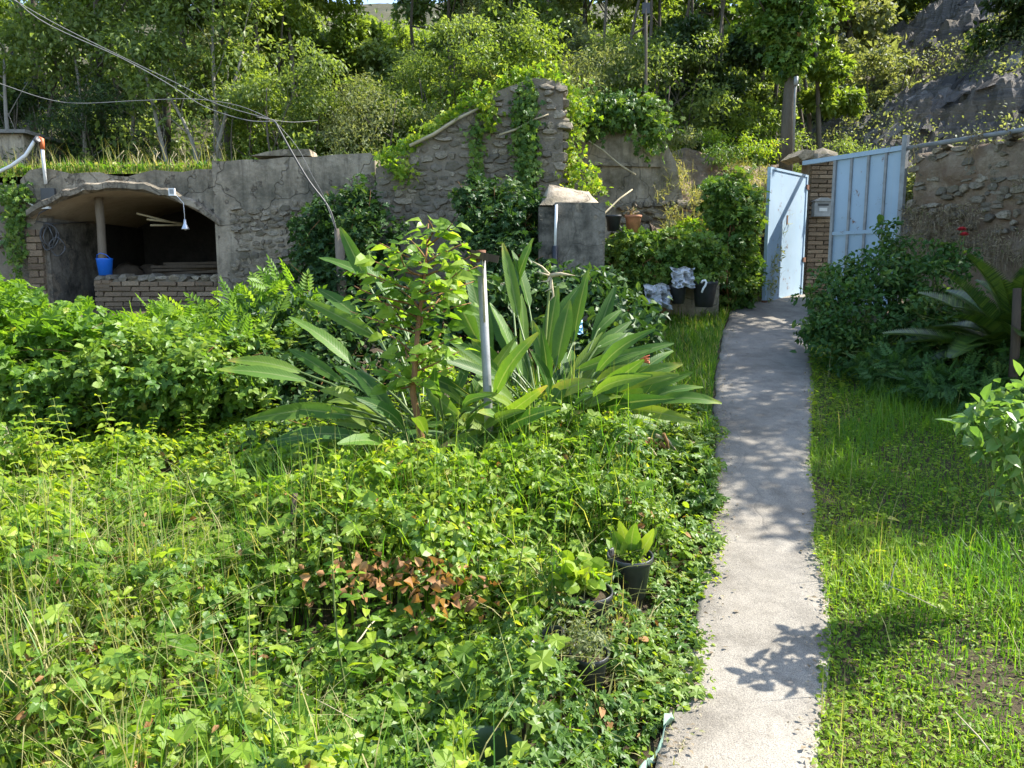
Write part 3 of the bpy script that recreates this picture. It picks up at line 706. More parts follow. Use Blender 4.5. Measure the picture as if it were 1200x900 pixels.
mb.prism([(v1.x + a, v1.z - .035 + b) for a, b in m_], YF - .10, YF + .3); mb.part('slab', M['plaster_back'], cs)
# ruined gable
YG = 10.62
gp = []
for px, py in ((440, 197), (456, 190), (472, 180), (490, 168), (508, 155), (526, 142), (545, 131), (560, 119), (574, 110), (590, 104), (606, 98), (622, 91), (640, 92), (652, 100)):
    v = W(px, py, YG); gp.append((v.x, v.z))
gw = wall_prism('ruined_gable', gp, YG, YG + .45, g0, M['mortar'], 'ruined rubble gable wall rising to an ivy covered peak')
gx = [p[0] for p in gp]; gzv = [p[1] for p in gp]
xp1 = W(628, 150, YG).x
lay_stones(gw, gx[0] + .02, gx[-1], g0 + 1.2, 4.5, YG, lambda x, z: z < np.interp(x, gx, gzv) - .06 and gx[0] + .05 < x < xp1 + .05, .10, .165, maxn=298, out=.016, dpt=.14)
# squared pier of big blocks at the end of the gable, sunlit on its side
pier = at('stone_pier', 'crumbling stone pier with pale sunlit blocks at the end of the gable', 'pier', (W(645, 228, YG).x, YG - .08, g0))
px0 = W(644, 170, YG).x; zt1 = W(640, 106, YG).z
mb = MB(); mb.box((px0, YG + .12, (g0 + zt1) / 2), (.34, .46, zt1 - g0)); pb = mb.part('pier_core', M['mortar'], pier)
lay_stones(pb, px0 - .22, px0 + .2, g0 + .6, zt1 + .02, YG - .10, lambda x, z: abs(x - px0) < .17 + .03 * math.sin(z * 9), .115, .15, mat=M['palestone'], out=.03, dpt=.2, wob=.02)
z = g0 + .7
while z < zt1:                               # the sunlit flank
    h = random.uniform(.08, .2)
    for yo in (.0, .2): link('stone', stone_me[random.randrange(14)], M['palestone'], pb, Vector((px0 + .12, YG + yo + random.uniform(-.03, .03), z + h / 2)) - wbase(pb), (0, 0, R(90) + random.uniform(-.15, .15)), (.22 * random.uniform(.7, 1.1), .18 + random.uniform(0, .05), h))
    z += h * .97
for k in range(5): link('stone', stone_me[k], M['palestone'], pb, Vector((px0 + random.uniform(-.15, .12), YG + .05 + .08 * k, zt1 + .02 + random.uniform(-.02, .06))) - wbase(pb), (random.uniform(-.4, .4), random.uniform(-.5, .5), random.uniform(0, 3)), (random.uniform(.12, .22), .2, random.uniform(.09, .16)))
# plaster wall behind
pp = []
for px, py in ((655, 140), (690, 139), (720, 140), (745, 138), (768, 150), (780, 165), (792, 190), (800, 230)):
    v = W(px, py, 11.55); pp.append((v.x, v.z))
pw = wall_prism('plastered_wall', pp, 11.55, 11.95, g0, M['plaster_back'], 'flaking brown plastered wall between the gable and the dry bank')
mb = MB(); mb.prism([(pp[0][0] + .1, W(700, 192, 11.55).z - .02), (pp[-3][0] - .06, W(700, 192, 11.55).z - .05), (pp[-3][0] - .1, W(700, 192, 11.55).z + .0), (pp[0][0] + .1, W(700, 192, 11.55).z + .03)], 11.50, 11.56); mb.part('plaster_ledge', M['plaster_back'], pw)
lay_stones(pw, pp[1][0] + .5, pp[-1][0] + .2, 2.0, 2.75, 11.5, lambda x, z: True, .10, .16, dpt=.2)
# cement block tank
YB = 9.0
a, b_ = W(651, 237, YB), W(709.5, 237, YB)
zb_ = float(gs(9)) - .15
tank = at('cement_tank', 'dark cement tank standing in front of the gable ruin', 'tank', ((a.x + b_.x) / 2, YB, zb_))
mb = MB(); mb.add([(a.x, YB, zb_), (b_.x, YB, zb_), (b_.x, YB + .55, zb_), (a.x, YB + .55, zb_), (a.x, YB, a.z), (b_.x, YB, a.z - .005), (b_.x, YB + .55, a.z + .03), (a.x, YB + .55, a.z + .05)],
                  [(3, 2, 1, 0), (4, 5, 6, 7), (0, 1, 5, 4), (1, 2, 6, 5), (2, 3, 7, 6), (3, 0, 4, 7)]); mb.part('tank_body', M['block'], tank)
mb = MB(); c = W(629, 232, YB + .35)
V = []; nx, ny = 12, 8
for i in range(nx):
    for j in range(ny):
        u_, v_ = i / (nx - 1), j / (ny - 1); x = a.x - .185 + (b_.x - a.x + .17) * u_; y = YB + .012 + .62 * v_
        V.append((x, y, a.z - .03 + (.05 + .23 * min(1, v_ * 1.5) * (1 - .6 * u_) + .05 * float(fbm(x * 7, y * 7, 3, 2))) * min(1, 6 * u_, 6 * (1 - u_)) * min(1, v_ * 5)))
mb.add(V, [(i * ny + j, i * ny + ny + j, i * ny + ny + j + 1, i * ny + j + 1) for i in range(nx - 1) for j in range(ny - 1)], True); mb.part('rubble_cap', M['plaster_back'], tank)
mb = MB(); mb.box((a.x - .09, YB + .3, (zb_ + a.z) / 2 - .02), (.2, .5, a.z - zb_ - .05)); mb.part('tank_side', M['block'], tank)
pi = at('standpipe', 'thin white pipe over a thick dark pipe against the cement tank', 'pipe', (W(651, 320, YB - .05).x, YB - .06, zb_))
mb = MB(); mb.tube([W(652, 240, YB - .05), W(650.5, 290, YB - .05)], .016, 8); mb.part('white_pipe', M['white'], pi)
mb = MB(); mb.tube([W(650.5, 288, YB - .05), W(650, 330, YB - .05), Vector((W(650, 330, YB).x, YB - .05, zb_))], .036, 8); mb.part('dark_pipe', M['blackplastic'], pi)
# low ivy-grown wall with pots
YI = 9.9
a, b_ = W(714, 290, YI), W(846, 290, YI)
iw = at('low_wall', 'low block wall buried under a mat of ivy behind the pots', 'wall', ((a.x + b_.x) / 2, YI, float(gs(YI)) - .1))
zt_ = W(780, 286, YI).z
mb = MB(); mb.box(((a.x + b_.x) / 2, YI + .35, (float(gs(YI)) - .1 + zt_) / 2), (b_.x - a.x, .6, zt_ - float(gs(YI)) + .1)); mb.part('wall_body', M['plaster_back'], iw)
# grey house wall far left behind the shed
gh = at('outbuilding', 'plain grey rendered outbuilding behind the shed roof', 'outbuilding', (W(0, 190, 14).x - .6, 14, 3.0))
mb = MB(); mb.box((W(0, 190, 14).x - .55, 14.9, 3.55), (2.0, 1.8, 1.25)); mb.part('wall', M['plaster'], gh)
mb = MB(); mb.box((W(0, 190, 14).x - .55, 14.9, 4.21), (2.2, 2.0, .06)); mb.part('roof', M['rimcem'], gh)
wp = W(53, 207, 10.95)
pst = at('pipe_post', 'thin white pipe post with an orange joint on the shed roof', 'post', tuple(wp))
mb = MB(); mb.tube([wp - Vector((0, 0, .1)), W(50.5, 186, 10.95), W(49, 166, 10.95)], .022, 8); mb.part('post', M['white'], pst)
mb = MB(); mb.tube([W(50, 175, 10.95), W(49, 163, 10.95), W(45, 162, 10.93)], .03, 8); mb.part('joint', M['orange'], pst)
mb = MB(); mb.tube([W(47, 164, 10.93), W(40, 166, 10.9), W(30, 182, 10.9), W(14, 194, 10.9), W(-30, 215, 10.8)], .024, 7); mb.part('hose', M['white'], pst)
mb = MB(); mb.tube([W(44, 161, 10.92), W(41, 164, 10.88), W(44, 167, 10.9)], .03, 6); mb.part('clamp', M['darkcable'], pst)

# ------------------------------------------------------------------ the gate
Hg = W(946.5, 200, 11.8); F0 = W(895, 352, 10.9)
hb = Vector((Hg.x, Hg.y, float(gs(11.5)) + .03)); ft = W(896.5, 195.5, 10.9)
zb0 = F0.z; zt0 = ft.z
gate = at('gate_leaf', 'open pale blue sheet metal gate leaf with rust spots and a handle slot', 'gate', (hb.x, hb.y, zb0))
fx = Vector((F0.x - hb.x, F0.y - hb.y, 0)); Lg = fx.length; fx.normalize(); fy = Vector((-fx.y, fx.x, 0)); fy = fy if fy.y < 0 else -fy
def gp_(u, z, o=0): return Vector((hb.x, hb.y, 0)) + fx * u + fy * o + Vector((0, 0, z))
def gbox(u0, u1, z0, z1, o0, o1):
    vs = [gp_(u, z, o) for z in (z0, z1) for u, o in ((u0, o0), (u1, o0), (u1, o1), (u0, o1))]
    return MB().add(vs, [(3, 2, 1, 0), (4, 5, 6, 7), (0, 1, 5, 4), (1, 2, 6, 5), (2, 3, 7, 6), (3, 0, 4, 7)])
gbox(.02, Lg - .02, zb0 + .02, zt0 - .02, -.004, .004).part('panel', M['gate'], gate)
for u0, u1 in ((0, .04), (Lg - .045, Lg)): gbox(u0, u1, zb0, zt0, -.03, .018).part('stile', M['gate'], gate)
for z0, z1 in ((zb0 - .002, zb0 + .035), (zt0 - .03, zt0 + .002)): gbox(.041, Lg - .046, z0, z1, -.03, .016).part('frame_rail', M['gate'], gate)
gbox(Lg * .49, Lg * .49 + .035, zb0 + 1.08, zb0 + 1.21, .003, .011).part('handle_slot', M['rust'], gate)
for z in (zb0 + .55, zb0 + 1.62): gbox(-.03, .05, z, z + .07, .012, .03).part('hinge', M['rust'], gate)
gbox(Lg - .05, Lg + .01, zb0 - .06, zb0 - .003, -.03, .03).part('ground_bolt', M['rust'], gate)
gbox(.06, Lg * .8, zb0 - .035, zb0 - .004, -.012, .012).part('rubber_strip', M['rust'], gate)
# fence of sheets, rail and posts along the wall line
WD = Vector((.497, -.868, 0)); WN = Vector((-.868, -.497, 0))
WO = Vector((hb.x + .02, hb.y + .05, 0))
zr = W(947, 191, hb.y).z
def wl_(s, z, o=0): return WO + WD * s + WN * o + Vector((0, 0, z))
def s_at(px, py=240):                         # run along the wall line that lies behind this pixel
    lo, hi = 0., 9.
    for _ in range(40):
        m = (lo + hi) / 2; p = wl_(m, 2.5); d = p.y * CP - (p.z - CAMZ) * SP
        if 600 + FPX * p.x / d < px: lo = m
        else: hi = m
    return lo
def wbox(s0, s1, z0, z1, o0, o1):
    vs = [wl_(s, z, o) for z in (z0, z1) for s, o in ((s0, o0), (s1, o0), (s1, o1), (s0, o1))]
    return MB().add(vs, [(0, 1, 2, 3), (7, 6, 5, 4), (4, 5, 1, 0), (5, 6, 2, 1), (6, 7, 3, 2), (7, 4, 0, 3)])
s1, s2 = s_at(976), s_at(1056)
zg = float(gs(11)) - .05
fence = at('sheet_fence', 'fixed pale blue sheet metal panels with a tall post beside the gate', 'fence', tuple(wl_(s1, zg)))
zm = zb0 + .95
for k in range(4):
    a = s1 + (s2 - s1) * k / 4; b_ = s1 + (s2 - s1) * (k + 1) / 4
    wbox(a + .006, b_ - .006, zm + .03, zr - .02, -.012 + .004 * (k % 2), -.004 + .004 * (k % 2)).part('panel', M['gate'], fence)
    wbox(a + .006, b_ - .006, zg, zm - .02, -.012 + .003 * (k % 2), -.004 + .003 * (k % 2)).part('panel', M['gate'], fence)
    if k: wbox(a - .018, a + .018, zg, zr - .02, .0, .022).part('rib', M['greymetal'], fence)
wbox(s1, s2, zm - .02, zm + .028, .0, .026).part('middle_rail', M['gate'], fence)
wbox(s1 - .025, s1 + .02, zg, zr - .02, -.015, .03).part('end_stile', M['greymetal'], fence)
wbox(s2 - .02, s2 + .045, zg, zr + .17, .0, .06).part('post', M['greymetal'], fence)
wbox(-.08, s2 - .022, zr - .018, zr + .045, -.03, .035).part('top_rail', M['gate'], fence)
# brick pier with mail box and coping
pc = W(962, 270, 12.05)
bp = at('brick_pier', 'sunlit thin brick gate pier under a rounded coping stone', 'pier', (pc.x, 12.05, zg))
zc = W(960, 190, 12.05).z
mb = MB(); mb.box((pc.x + .05, 12.25, (zg + zc) / 2), (.52, .36, zc - zg)); core = mb.part('pier_core', M['mortar'], bp)
lay_bricks(core, pc.x - .21, pc.x + .31, zg, zc, 12.07, bh=.066, bw=.25)
cz = W(952, 180, 12.05)
st = at('coping_stone', 'rounded pale boulder capping the brick pier by the gate', 'stone', (cz.x, 12.15, zc))
for xo, sx, sz in ((-.17, .32, .17), (.14, .40, .23)):
    link('stone', stone_me[3 if xo < 0 else 5], M['stone'], st, (xo, 0, .085), (0, -.08, .1), (sx * 1.15, .5, sz))
mbx = W(962, 243, 11.98)
ml = at('mailbox', 'small grey metal mailbox with a pitched lid on the brick pier', 'mailbox', (mbx.x, 11.97, mbx.z - .15))
mb = MB(); mb.box((mbx.x, 11.96, mbx.z - .03), (.26, .14, .22)); mb.part('body', M['greymetal'], ml)
mb = MB(); mb.prism([(mbx.x - .16, mbx.z + .082), (mbx.x + .16, mbx.z + .082), (mbx.x + .05, mbx.z + .135), (mbx.x - .05, mbx.z + .135)], 11.86, 12.03); mb.part('lid', M['greymetal'], ml)
mb = MB(); mb.box((mbx.x, 11.887, mbx.z + .03), (.16, .006, .03)); mb.part('slot', M['blackplastic'], ml)
mb = MB(); mb.box((mbx.x, 11.886, mbx.z - .04), (.12, .005, .05)); mb.part('name_plate', M['alu'], ml)
# right boundary wall: rough rubble, seen along its length
s3 = 9.8
bw_ = at('boundary_wall', 'tall brown rubble boundary wall grown over with dry stems under a pipe rail', 'wall', tuple(wl_(s2 + .1, zg)))
nu, nv = 120, 36; V = np.zeros((nu, nv, 3))
zwt = zr - .06
for i in range(nu):
    for j in range(nv):
        s = s2 + .06 + (s3 - s2) * i / (nu - 1); p = wl_(s, 0)
        zb = float(gs(max(p.y, 1))) - .3; z = zb + (zwt - zb) * j / (nv - 1)
        o = -.10 + .22 * (float(fbm(s * 2.2, z * 2.2, 4, 51)) - .5) + .16 * (float(fbm(s * 7, z * 7, 3, 55)) - .5)
        if j == nv - 1: o -= .1
        V[i, j] = wl_(s, z, o)
link('wall_face', grid_mesh('wall_face', V[:, ::-1] - np.array(bw_.location), nu, nv), M['bank'], bw_)
wbox(s2 + .08, s3, 0, zwt - .03, -.55, -.25).part('wall_core', M['mortar'], bw_)
class Ang:
    rz = math.atan2(WD.y, WD.x)
    def __call__(s, x, o, z): return wl_(x, z, -o - .09)
n_ = lay_stones(bw_, s2 + .12, s2 + 3.4, zg + .9, zwt - .03, 0, lambda x, z: random.random() < .55, .10, .13, mat=M['bankstone'] if 'bankstone' in M else M['stone'], maxn=298, ang=Ang(), dpt=.16, out=.02, wob=.09)
rl = at('pipe_rail', 'long galvanised pipe rail running along the top of the rubble wall', 'rail', tuple(wl_(s2 + .1, zr)))
mb = MB(); mb.tube([wl_(s2 + .05, zr + .0, 0.02), wl_(s2 + 2.2, zr + .01, 0.02), wl_(s3, zr + .02, 0.02)], .03, 8); mb.part('pipe', M['greymetal'], rl)
mb = MB(); mb.tube([wl_(s2 + 1.9, zr - .03, .02), wl_(s2 + 1.9, zr + .04, .02)], .036, 8); mb.part('coupling', M['greymetal'], rl)

# ================================================================== VEGETATION
def stem_mb(mb, a, b, r0, r1, n=5, bend=.1, seg=5):
    a = Vector(a); b = Vector(b); L = (b - a).length
    o = Vector((random.gauss(0, 1), random.gauss(0, 1), random.gauss(0, .4))) * bend * L
    pts = [a.lerp(b, i / seg) + o * math.sin(math.pi * i / seg) for i in range(seg + 1)]
    mb.tube(pts, [r0 + (r1 - r0) * i / seg for i in range(seg + 1)], n); return pts
def tree(name, label, base, h, crown, n, size, leaf, trunk_r=.09, lean=(0, 0), bark='bark', cat='tree', group='trees on the hill behind the walls', tmpl=None, limbs=8, stems=1, seed=0, sig=.17, up=.7, clump=26, cname='crown', spread=.3):
    """crown = [(dx,dy,dz,rx,ry,rz)] about the base; trunk with limbs that reach into every blob"""
    r = np.random.default_rng(seed + 100)
    t = thing(name, label, cat, tuple(base), group)
    b = Vector(base)
    mb = MB()
    for k in range(stems):
        off = Vector((random.uniform(-spread, spread), random.uniform(-spread, spread), 0)) * (1 if stems > 1 else 0)
        topp = b + off * 2.2 + Vector((lean[0], lean[1], h * random.uniform(.7, .85)))
        pts = stem_mb(mb, b + off - Vector((0, 0, .2)), topp, trunk_r, trunk_r * .3, 7, .05, 7)
        for c in crown[:limbs] if stems == 1 else [crown[k % len(crown)]]:
            s = pts[random.randrange(3, 6)]
            e = b + Vector(c[:3])
            lp = stem_mb(mb, s, e, trunk_r * .42, trunk_r * .1, 5, .1, 4)
            for q in range(3):
                stem_mb(mb, lp[2 + q % 2], e + Vector((random.uniform(-.7, .7) * c[3], random.uniform(-.7, .7) * c[4], random.uniform(-.3, .8) * c[5])), trunk_r * .16, trunk_r * .04, 4, .12, 3)
    mb.part('trunk', M[bark], t)
    bl = [(b.x + c[0], b.y + c[1], b.z + c[2], c[3], c[4], c[5]) for c in crown]
    leaf_obj(cname, blobs(bl, n, size, tmpl or OVAL4, r, clump, sig, up), M[leaf], t)
    return t
OVAL4 = (np.array([(0, 0, 0), (-.27, .42, .09), (0, 1, -.1), (.27, .42, .09), (0, .45, 0)]), np.array([(0, 4, 1), (0, 3, 4), (1, 4, 2), (4, 3, 2)]))
def crown_of(r, h, w, k, low=.35, thick=.3):
    out = []
    for i in range(k):
        a = r.random() * 6.28; q = math.sqrt(r.random()) * w * .8; z = h * (low + (1 - low) * r.random())
        f = 1 - .5 * abs(z / h - .65)
        out.append((q * math.cos(a) * f, q * math.sin(a) * f, z, w * thick * r.uniform(.8, 1.5), w * thick * r.uniform(.8, 1.5), w * thick * r.uniform(.6, 1.05)))
    return out
LANCE4 = (OVAL4[0] * np.array([.55, 1, 1]), OVAL4[1])
# (pixel column, distance, height, half width, species, low, leaves, what it is, label)
TR = [
 (-70, 15.8, 8.0, 2.6, 'tree_dark', .3, 9000, 'tree', 'dark broadleaf tree at the outer edge behind the outbuilding'),
 (35, 17.5, 8.6, 2.5, 'tree_mid', .52, 9000, 'tree', 'tall tree with a high crown above the pipe post'),
 (120, 16.0, 8.0, 2.2, 'tree_dark', .48, 9000, 'tree', 'shady tree with a leaning bare trunk above the arch of the shed'),
 (195, 17.0, 8.5, 2.4, 'tree_mid', .42, 11000, 'tree', 'tall sunlit tree over the junction between arch and rendered wall'),
 (270, 15.8, 7.6, 1.9, 'tree_mid', .30, 12000, 'tree', 'leafy tree directly above the corner of the rendered wall'),
 (345, 16.2, 6.6, 1.9, 'tree_bright', .16, 13000, 'tree', 'bright green bushy tree behind the stone slab'),
 (415, 18.0, 2.4, 1.4, 'tree_bright', .1, 9000, 'tree', 'low yellow green tree just below the gap of blue sky'),
 (470, 16.6, 2.6, 1.2, 'tree_mid', .08, 8000, 'tree', 'feathery mid green tree behind the sloping gable top'),
 (530, 18.5, 6.4, 1.7, 'tree_pale', .1, 9000, 'tree', 'greyish willowy tree with many upright shoots above the gable slope'),
 (590, 17.0, 5.6, 1.5, 'tree_mid', .08, 8000, 'tree', 'mid green tree rising behind the gable peak'),
 (650, 18.6, 6.8, 1.8, 'tree_mid', .1, 9000, 'tree', 'full green tree over the crumbling stone pier'),
 (715, 16.6, 5.2, 1.5, 'tree_pale', .08, 8000, 'tree', 'grey green tree above the plastered wall'),
 (770, 18.5, 6.9, 1.8, 'tree_bright', .12, 9000, 'tree', 'fresh green tree with a thin pole beside it'),
 (825, 15.6, 5.4, 1.5, 'tree_dark', .06, 12000, 'tree', 'very dark evergreen tree above the dry bank'),
 (885, 17.5, 6.6, 1.6, 'tree_mid', .2, 8000, 'tree', 'tree behind the ivy clad trunk'),
 (965, 15.4, 4.6, 1.0, 'tree_bright', .1, 6500, 'tree', 'yellow green young tree between the ivy clad trunk and the rock'),
]
for i, (px, Yd, h, wd, sp, low, n, nm, lab) in enumerate(TR):
    r = np.random.default_rng(200 + i); x = W(px, 200, Yd).x; z = float(hz(x, Yd)) - .05
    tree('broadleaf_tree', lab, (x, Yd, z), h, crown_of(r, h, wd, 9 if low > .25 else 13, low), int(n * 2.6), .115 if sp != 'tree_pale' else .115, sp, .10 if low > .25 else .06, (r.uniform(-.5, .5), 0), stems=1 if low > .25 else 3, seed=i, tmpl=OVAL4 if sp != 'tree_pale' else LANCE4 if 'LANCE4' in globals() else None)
BT = [(-150, 25), (-30, 24), (70, 22), (150, 25), (240, 23), (320, 26), (395, 29), (465, 30), (545, 27), (615, 25), (690, 28), (760, 25), (830, 23), (905, 26), (975, 22), (1040, 25)]
BL = ['far behind the outbuilding', 'beyond the high crowned tree', 'deep in shade beyond the pipe post', 'beyond the shed arch', 'far above the rendered wall corner', 'beyond the bright bushy tree', 'beside the sky gap on the skyline', 'on the skyline above the gable slope',
      'on the skyline behind the willowy tree', 'far above the gable peak', 'far above the stone pier', 'high above the plastered wall', 'high behind the dark evergreen', 'on the skyline behind the ivy clad trunk', 'at the foot of the rock slope', 'on the upper rim of the rock slope']
for i, ((px, Yd), lab) in enumerate(zip(BT, BL)):
    r = np.random.default_rng(300 + i); x = W(px, 200, Yd).x; z = float(hz(x, Yd) if px < 960 else max(hz(x, Yd), rockz(x, Yd))) - .1
    h = 6.2 + 1.5 * r.random() - (5.4 if px in (395, 465) else 2.6 if px == 545 else 0) - (2.5 if px > 960 else 0) + (1.5 if px < 300 else 0)
    sp = ['tree_mid', 'tree_dark', 'tree_bright', 'tree_mid', 'tree_pale'][i % 5]
    tree('hillside_tree', ['rounded green tree ', 'dark crowned tree ', 'light green tree ', 'dense green tree ', 'greyish tree '][i % 5] + lab, (x, Yd, z), h, crown_of(r, h, 2.5, 14, .06), 16000, .19, sp, .12, seed=40 + i, group='trees higher up the hill')
SH = [(-90, 14.9, 2.0), (10, 15.2, 1.9), (80, 14.9, 1.5), (140, 15.3, 1.7), (300, 14.6, 1.9), (345, 14.0, 2.2), (392, 14.6, 2.4), (440, 14.0, 1.9), (488, 14.8, 2.6), (530, 14.2, 2.5), (575, 14.9, 3.0), (622, 14.4, 2.6), (668, 14.0, 2.3), (705, 14.9, 2.7), (745, 14.2, 2.2), (790, 14.8, 2.6), (860, 14.6, 2.2), (895, 14.2, 1.8), (965, 14.2, 1.8)]
SHL = ['behind the outbuilding', 'in the shade beside the outbuilding', 'in deep shade above the floodlight', 'in deep shade above the vault crown', 'beside the rendered wall corner', 'just behind the flat stone slab', 'behind the end of the rendered wall', 'at the low end of the gable slope', 'over the long pale pole', 'halfway up the gable slope', 'behind the upper gable slope', 'behind the gable peak', 'next to the crumbling stone pier', 'above the ivy curtain', 'below the thin dark pole', 'between the thin pole and the dark evergreen', 'under the dark evergreen', 'at the foot of the grey trunk', 'between the grey trunk and the slate']
for i, ((px, Yd, h), lab) in enumerate(zip(SH, SHL)):
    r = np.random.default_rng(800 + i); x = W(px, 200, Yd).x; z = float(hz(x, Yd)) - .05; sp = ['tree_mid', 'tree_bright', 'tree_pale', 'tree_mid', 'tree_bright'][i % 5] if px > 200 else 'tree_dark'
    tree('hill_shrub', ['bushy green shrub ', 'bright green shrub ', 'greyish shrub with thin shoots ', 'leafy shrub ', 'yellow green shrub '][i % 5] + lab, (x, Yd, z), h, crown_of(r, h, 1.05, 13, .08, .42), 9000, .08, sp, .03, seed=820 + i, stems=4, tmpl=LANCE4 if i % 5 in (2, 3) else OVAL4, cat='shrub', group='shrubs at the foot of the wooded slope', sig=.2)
# slender bare stems in the shade, each its own young tree
SB = [((40, 195), (75, 50), 15.0), ((62, 195), (110, 60), 15.3), ((95, 190), (88, 70), 14.6), ((118, 190), (60, 60), 14.8), ((152, 190), (165, 60), 15.0), ((205, 190), (168, 75), 14.2),
      ((232, 180), (196, 110), 13.9), ((238, 178), (285, 60), 14.0), ((262, 170), (250, 0), 14.4), ((180, 190), (185, 90), 14.8), ((18, 195), (5, 70), 14.4)]
SL = ['thin straight stem nearest the outbuilding', 'leaning slim trunk beside the pipe post', 'short dark stem over the floodlight', 'stem leaning outward above the arch end', 'upright dark stem over the middle of the vault', 'long leaning pale stem above the lamp', 'short steep pale stem near the wall corner',
      'stem leaning in toward the bright tree', 'tall pale stem with bare upper twigs', 'slim dark stem behind the roof weeds', 'dark stem against the grey outbuilding']
for (a, b_, Yd), lab in zip(SB, SL):
    pa = W(a[0], a[1], Yd); pb_ = W(b_[0], b_[1], Yd + .3); pa.z = float(hz(pa.x, Yd)) - .05
    t = thing('slender_tree', lab, 'tree', tuple(pa), 'slender trunks in the shade behind the shed')
    mb = MB(); pts = stem_mb(mb, pa, pb_, .05, .022, 6, .03, 7)
    for q in range(7): stem_mb(mb, pts[2 + q % 6], pts[2 + q % 6] + Vector((random.uniform(-.6, .6), random.uniform(-.3, .3), random.uniform(.3, .9))), .012, .004, 4, .1, 3)
    mb.part('trunk', M['bark_pale' if random.random() < .6 else 'bark'], t)
    r = np.random.default_rng(int(pa.x * 100) & 999)
    leaf_obj('crown', blobs([(pb_.x + random.uniform(-.5, .5), pb_.y, pb_.z - .2 + .4 * k, .7, .7, .5) for k in range(3)], 900, .11, OVAL4, r), M['tree_mid'], t)
# undergrowth behind: one mass of low scrub
r = np.random.default_rng(61)
n = 26000; px_ = r.random(n) * 20 - 11.5; py_ = 14.3 + r.random(n) ** 1.4 * 13
hh = fbm(px_ * .8, py_ * .8, 4, 70); hgt = np.clip((hh - .32) * 3.2, .05, 1.6) * (1 - sst(3, 5, px_) * .6)
kz = hz(px_, py_) + hgt * r.random(n) ** .6
ok = (px_ < 4.6)
P = np.c_[px_, py_, kz][ok]
leaf_obj('undergrowth', leaves(P, nrm(np.c_[r.normal(size=(len(P), 2)) * .7, np.full(len(P), .8)]), rdir(len(P), r), .13 * (.6 + .8 * r.random(len(P))), OVAL4, np.clip(vn(P[:, 0] * .9, P[:, 1] * .9, 4) * .8 + r.random(len(P)) * .3, 0, 1)), M['tree_mid'], None, 'stuff')['label'] = 'low green scrub covering the slope under the trees'
n = 16000; px_ = r.random(n) * 34 - 18; py_ = 25 + r.random(n) * 26; P = np.c_[px_, py_, hz(px_, py_) + .9 * r.random(n) ** 2 * fbm(px_ * .5, py_ * .5, 3, 72) * 2]
leaf_obj('far_scrub', leaves(P, nrm(np.c_[r.normal(size=(n, 2)) * .7, np.ones(n)]), rdir(n, r), .34 * (.5 + r.random(n)), OVAL4, np.clip(vn(px_ * .5, py_ * .5, 6) * .7 + .3 * r.random(n), 0, 1)), M['tree_mid'], None, 'stuff')['label'] = 'green scrub covering the upper hillside'
# scrub on the rock slope
n = 60000; x = 5.2 + r.random(n) * 12; y = 13.2 + r.random(n) * 14
m = (fbm(x * .45, y * .45, 3, 81) > .545) | (y - 13 > 2.2 * (x - 5.0) * .9 + 1.2)
x, y = x[m], y[m]; z = rockz(x, y) + r.random(len(x)) * .45
leaf_obj('rock_scrub', leaves(np.c_[x, y, z], nrm(np.c_[r.normal(size=(len(x), 2)) * .6, np.ones(len(x))]), rdir(len(x), r), .065 * (.5 + r.random(len(x))), OVAL4), M['tree_pale'], None, 'stuff')['label'] = 'dry grey green scrub on the slate slope'
x, y = W(1185, 60, 17.5).x, 17.5
tree('broadleaf_tree', 'dark bushy tree overhanging the slate slope', (x, y, float(rockz(x, y)) - .2), 3.8, crown_of(np.random.default_rng(5), 3.8, 1.5, 10, .1), 9000, .15, 'tree_dark', .08, seed=77)
x, y = W(1075, 160, 14.2).x, 14.2
tree('scrub_bush', 'pale dry bush growing on rock above the fence post', (x, y, float(rockz(x, y)) - .1), .7, crown_of(np.random.default_rng(6), .7, .9, 8, .1), 2500, .09, 'tree_pale', .03, seed=78, stems=3, cat='bush', group='bushes on the rock')
x, y = W(1045, 75, 19).x, 19
tree('scrub_bush', 'silvery bush lit by sun high on the slate slope', (x, y, float(rockz(x, y)) - .1), 1.4, crown_of(np.random.default_rng(8), 1.4, 1.0, 8, .1), 2500, .11, 'tree_pale', .03, seed=79, stems=3, cat='bush', group='bushes on the rock')
# the ivy-clad trunk with its pipe
a = W(922, 172, 13.0); a.z = 3.0; b_ = W(930, 60, 13.2); c = W(926, -40, 13.3)
t = thing('ivy_clad_trunk', 'grey tree trunk with a thick dark cap of ivy above the bank', 'tree', tuple(a))
mb = MB(); mb.tube([a, W(924, 130, 13.05), b_ + Vector((0,0,0)), W(934, 10, 13.25), c], [.115, .105, .10, .09, .08], 10)
for q in range(8): stem_mb(mb, b_ + Vector((0, 0, .2 + .12 * q)), b_ + Vector((random.uniform(-.7, .7), random.uniform(-.5, .5), .5 + .2 * q)), .03, .01, 5, .1)
mb.part('trunk', M['bark'], t)
r = np.random.default_rng(88)
leaf_obj('crown', blobs([(W(920, 40, 13.2).x, 13.2, W(920, 40, 13.2).z, .45, .45, .55), (W(932, 0, 13.2).x, 13.2, W(930, -5, 13.2).z, .6, .6, .7), (W(905, 10, 13.4).x, 13.4, W(905, 15, 13.4).z, .5, .5, .5), (W(925, 75, 13.1).x, 13.1, W(925, 75, 13.1).z, .28, .28, .3)], 5200, .11, IVY, r), M['ivy'], t)
t = thing('conduit', 'slim pale conduit strapped beside the grey trunk', 'pipe', tuple(W(931, 172, 12.8)))
mb = MB(); mb.tube([W(930, 176, 12.8), W(931.5, 110, 12.85), W(933, 95, 12.87)], .016, 6); mb.part('pipe', M['greymetal'], t)
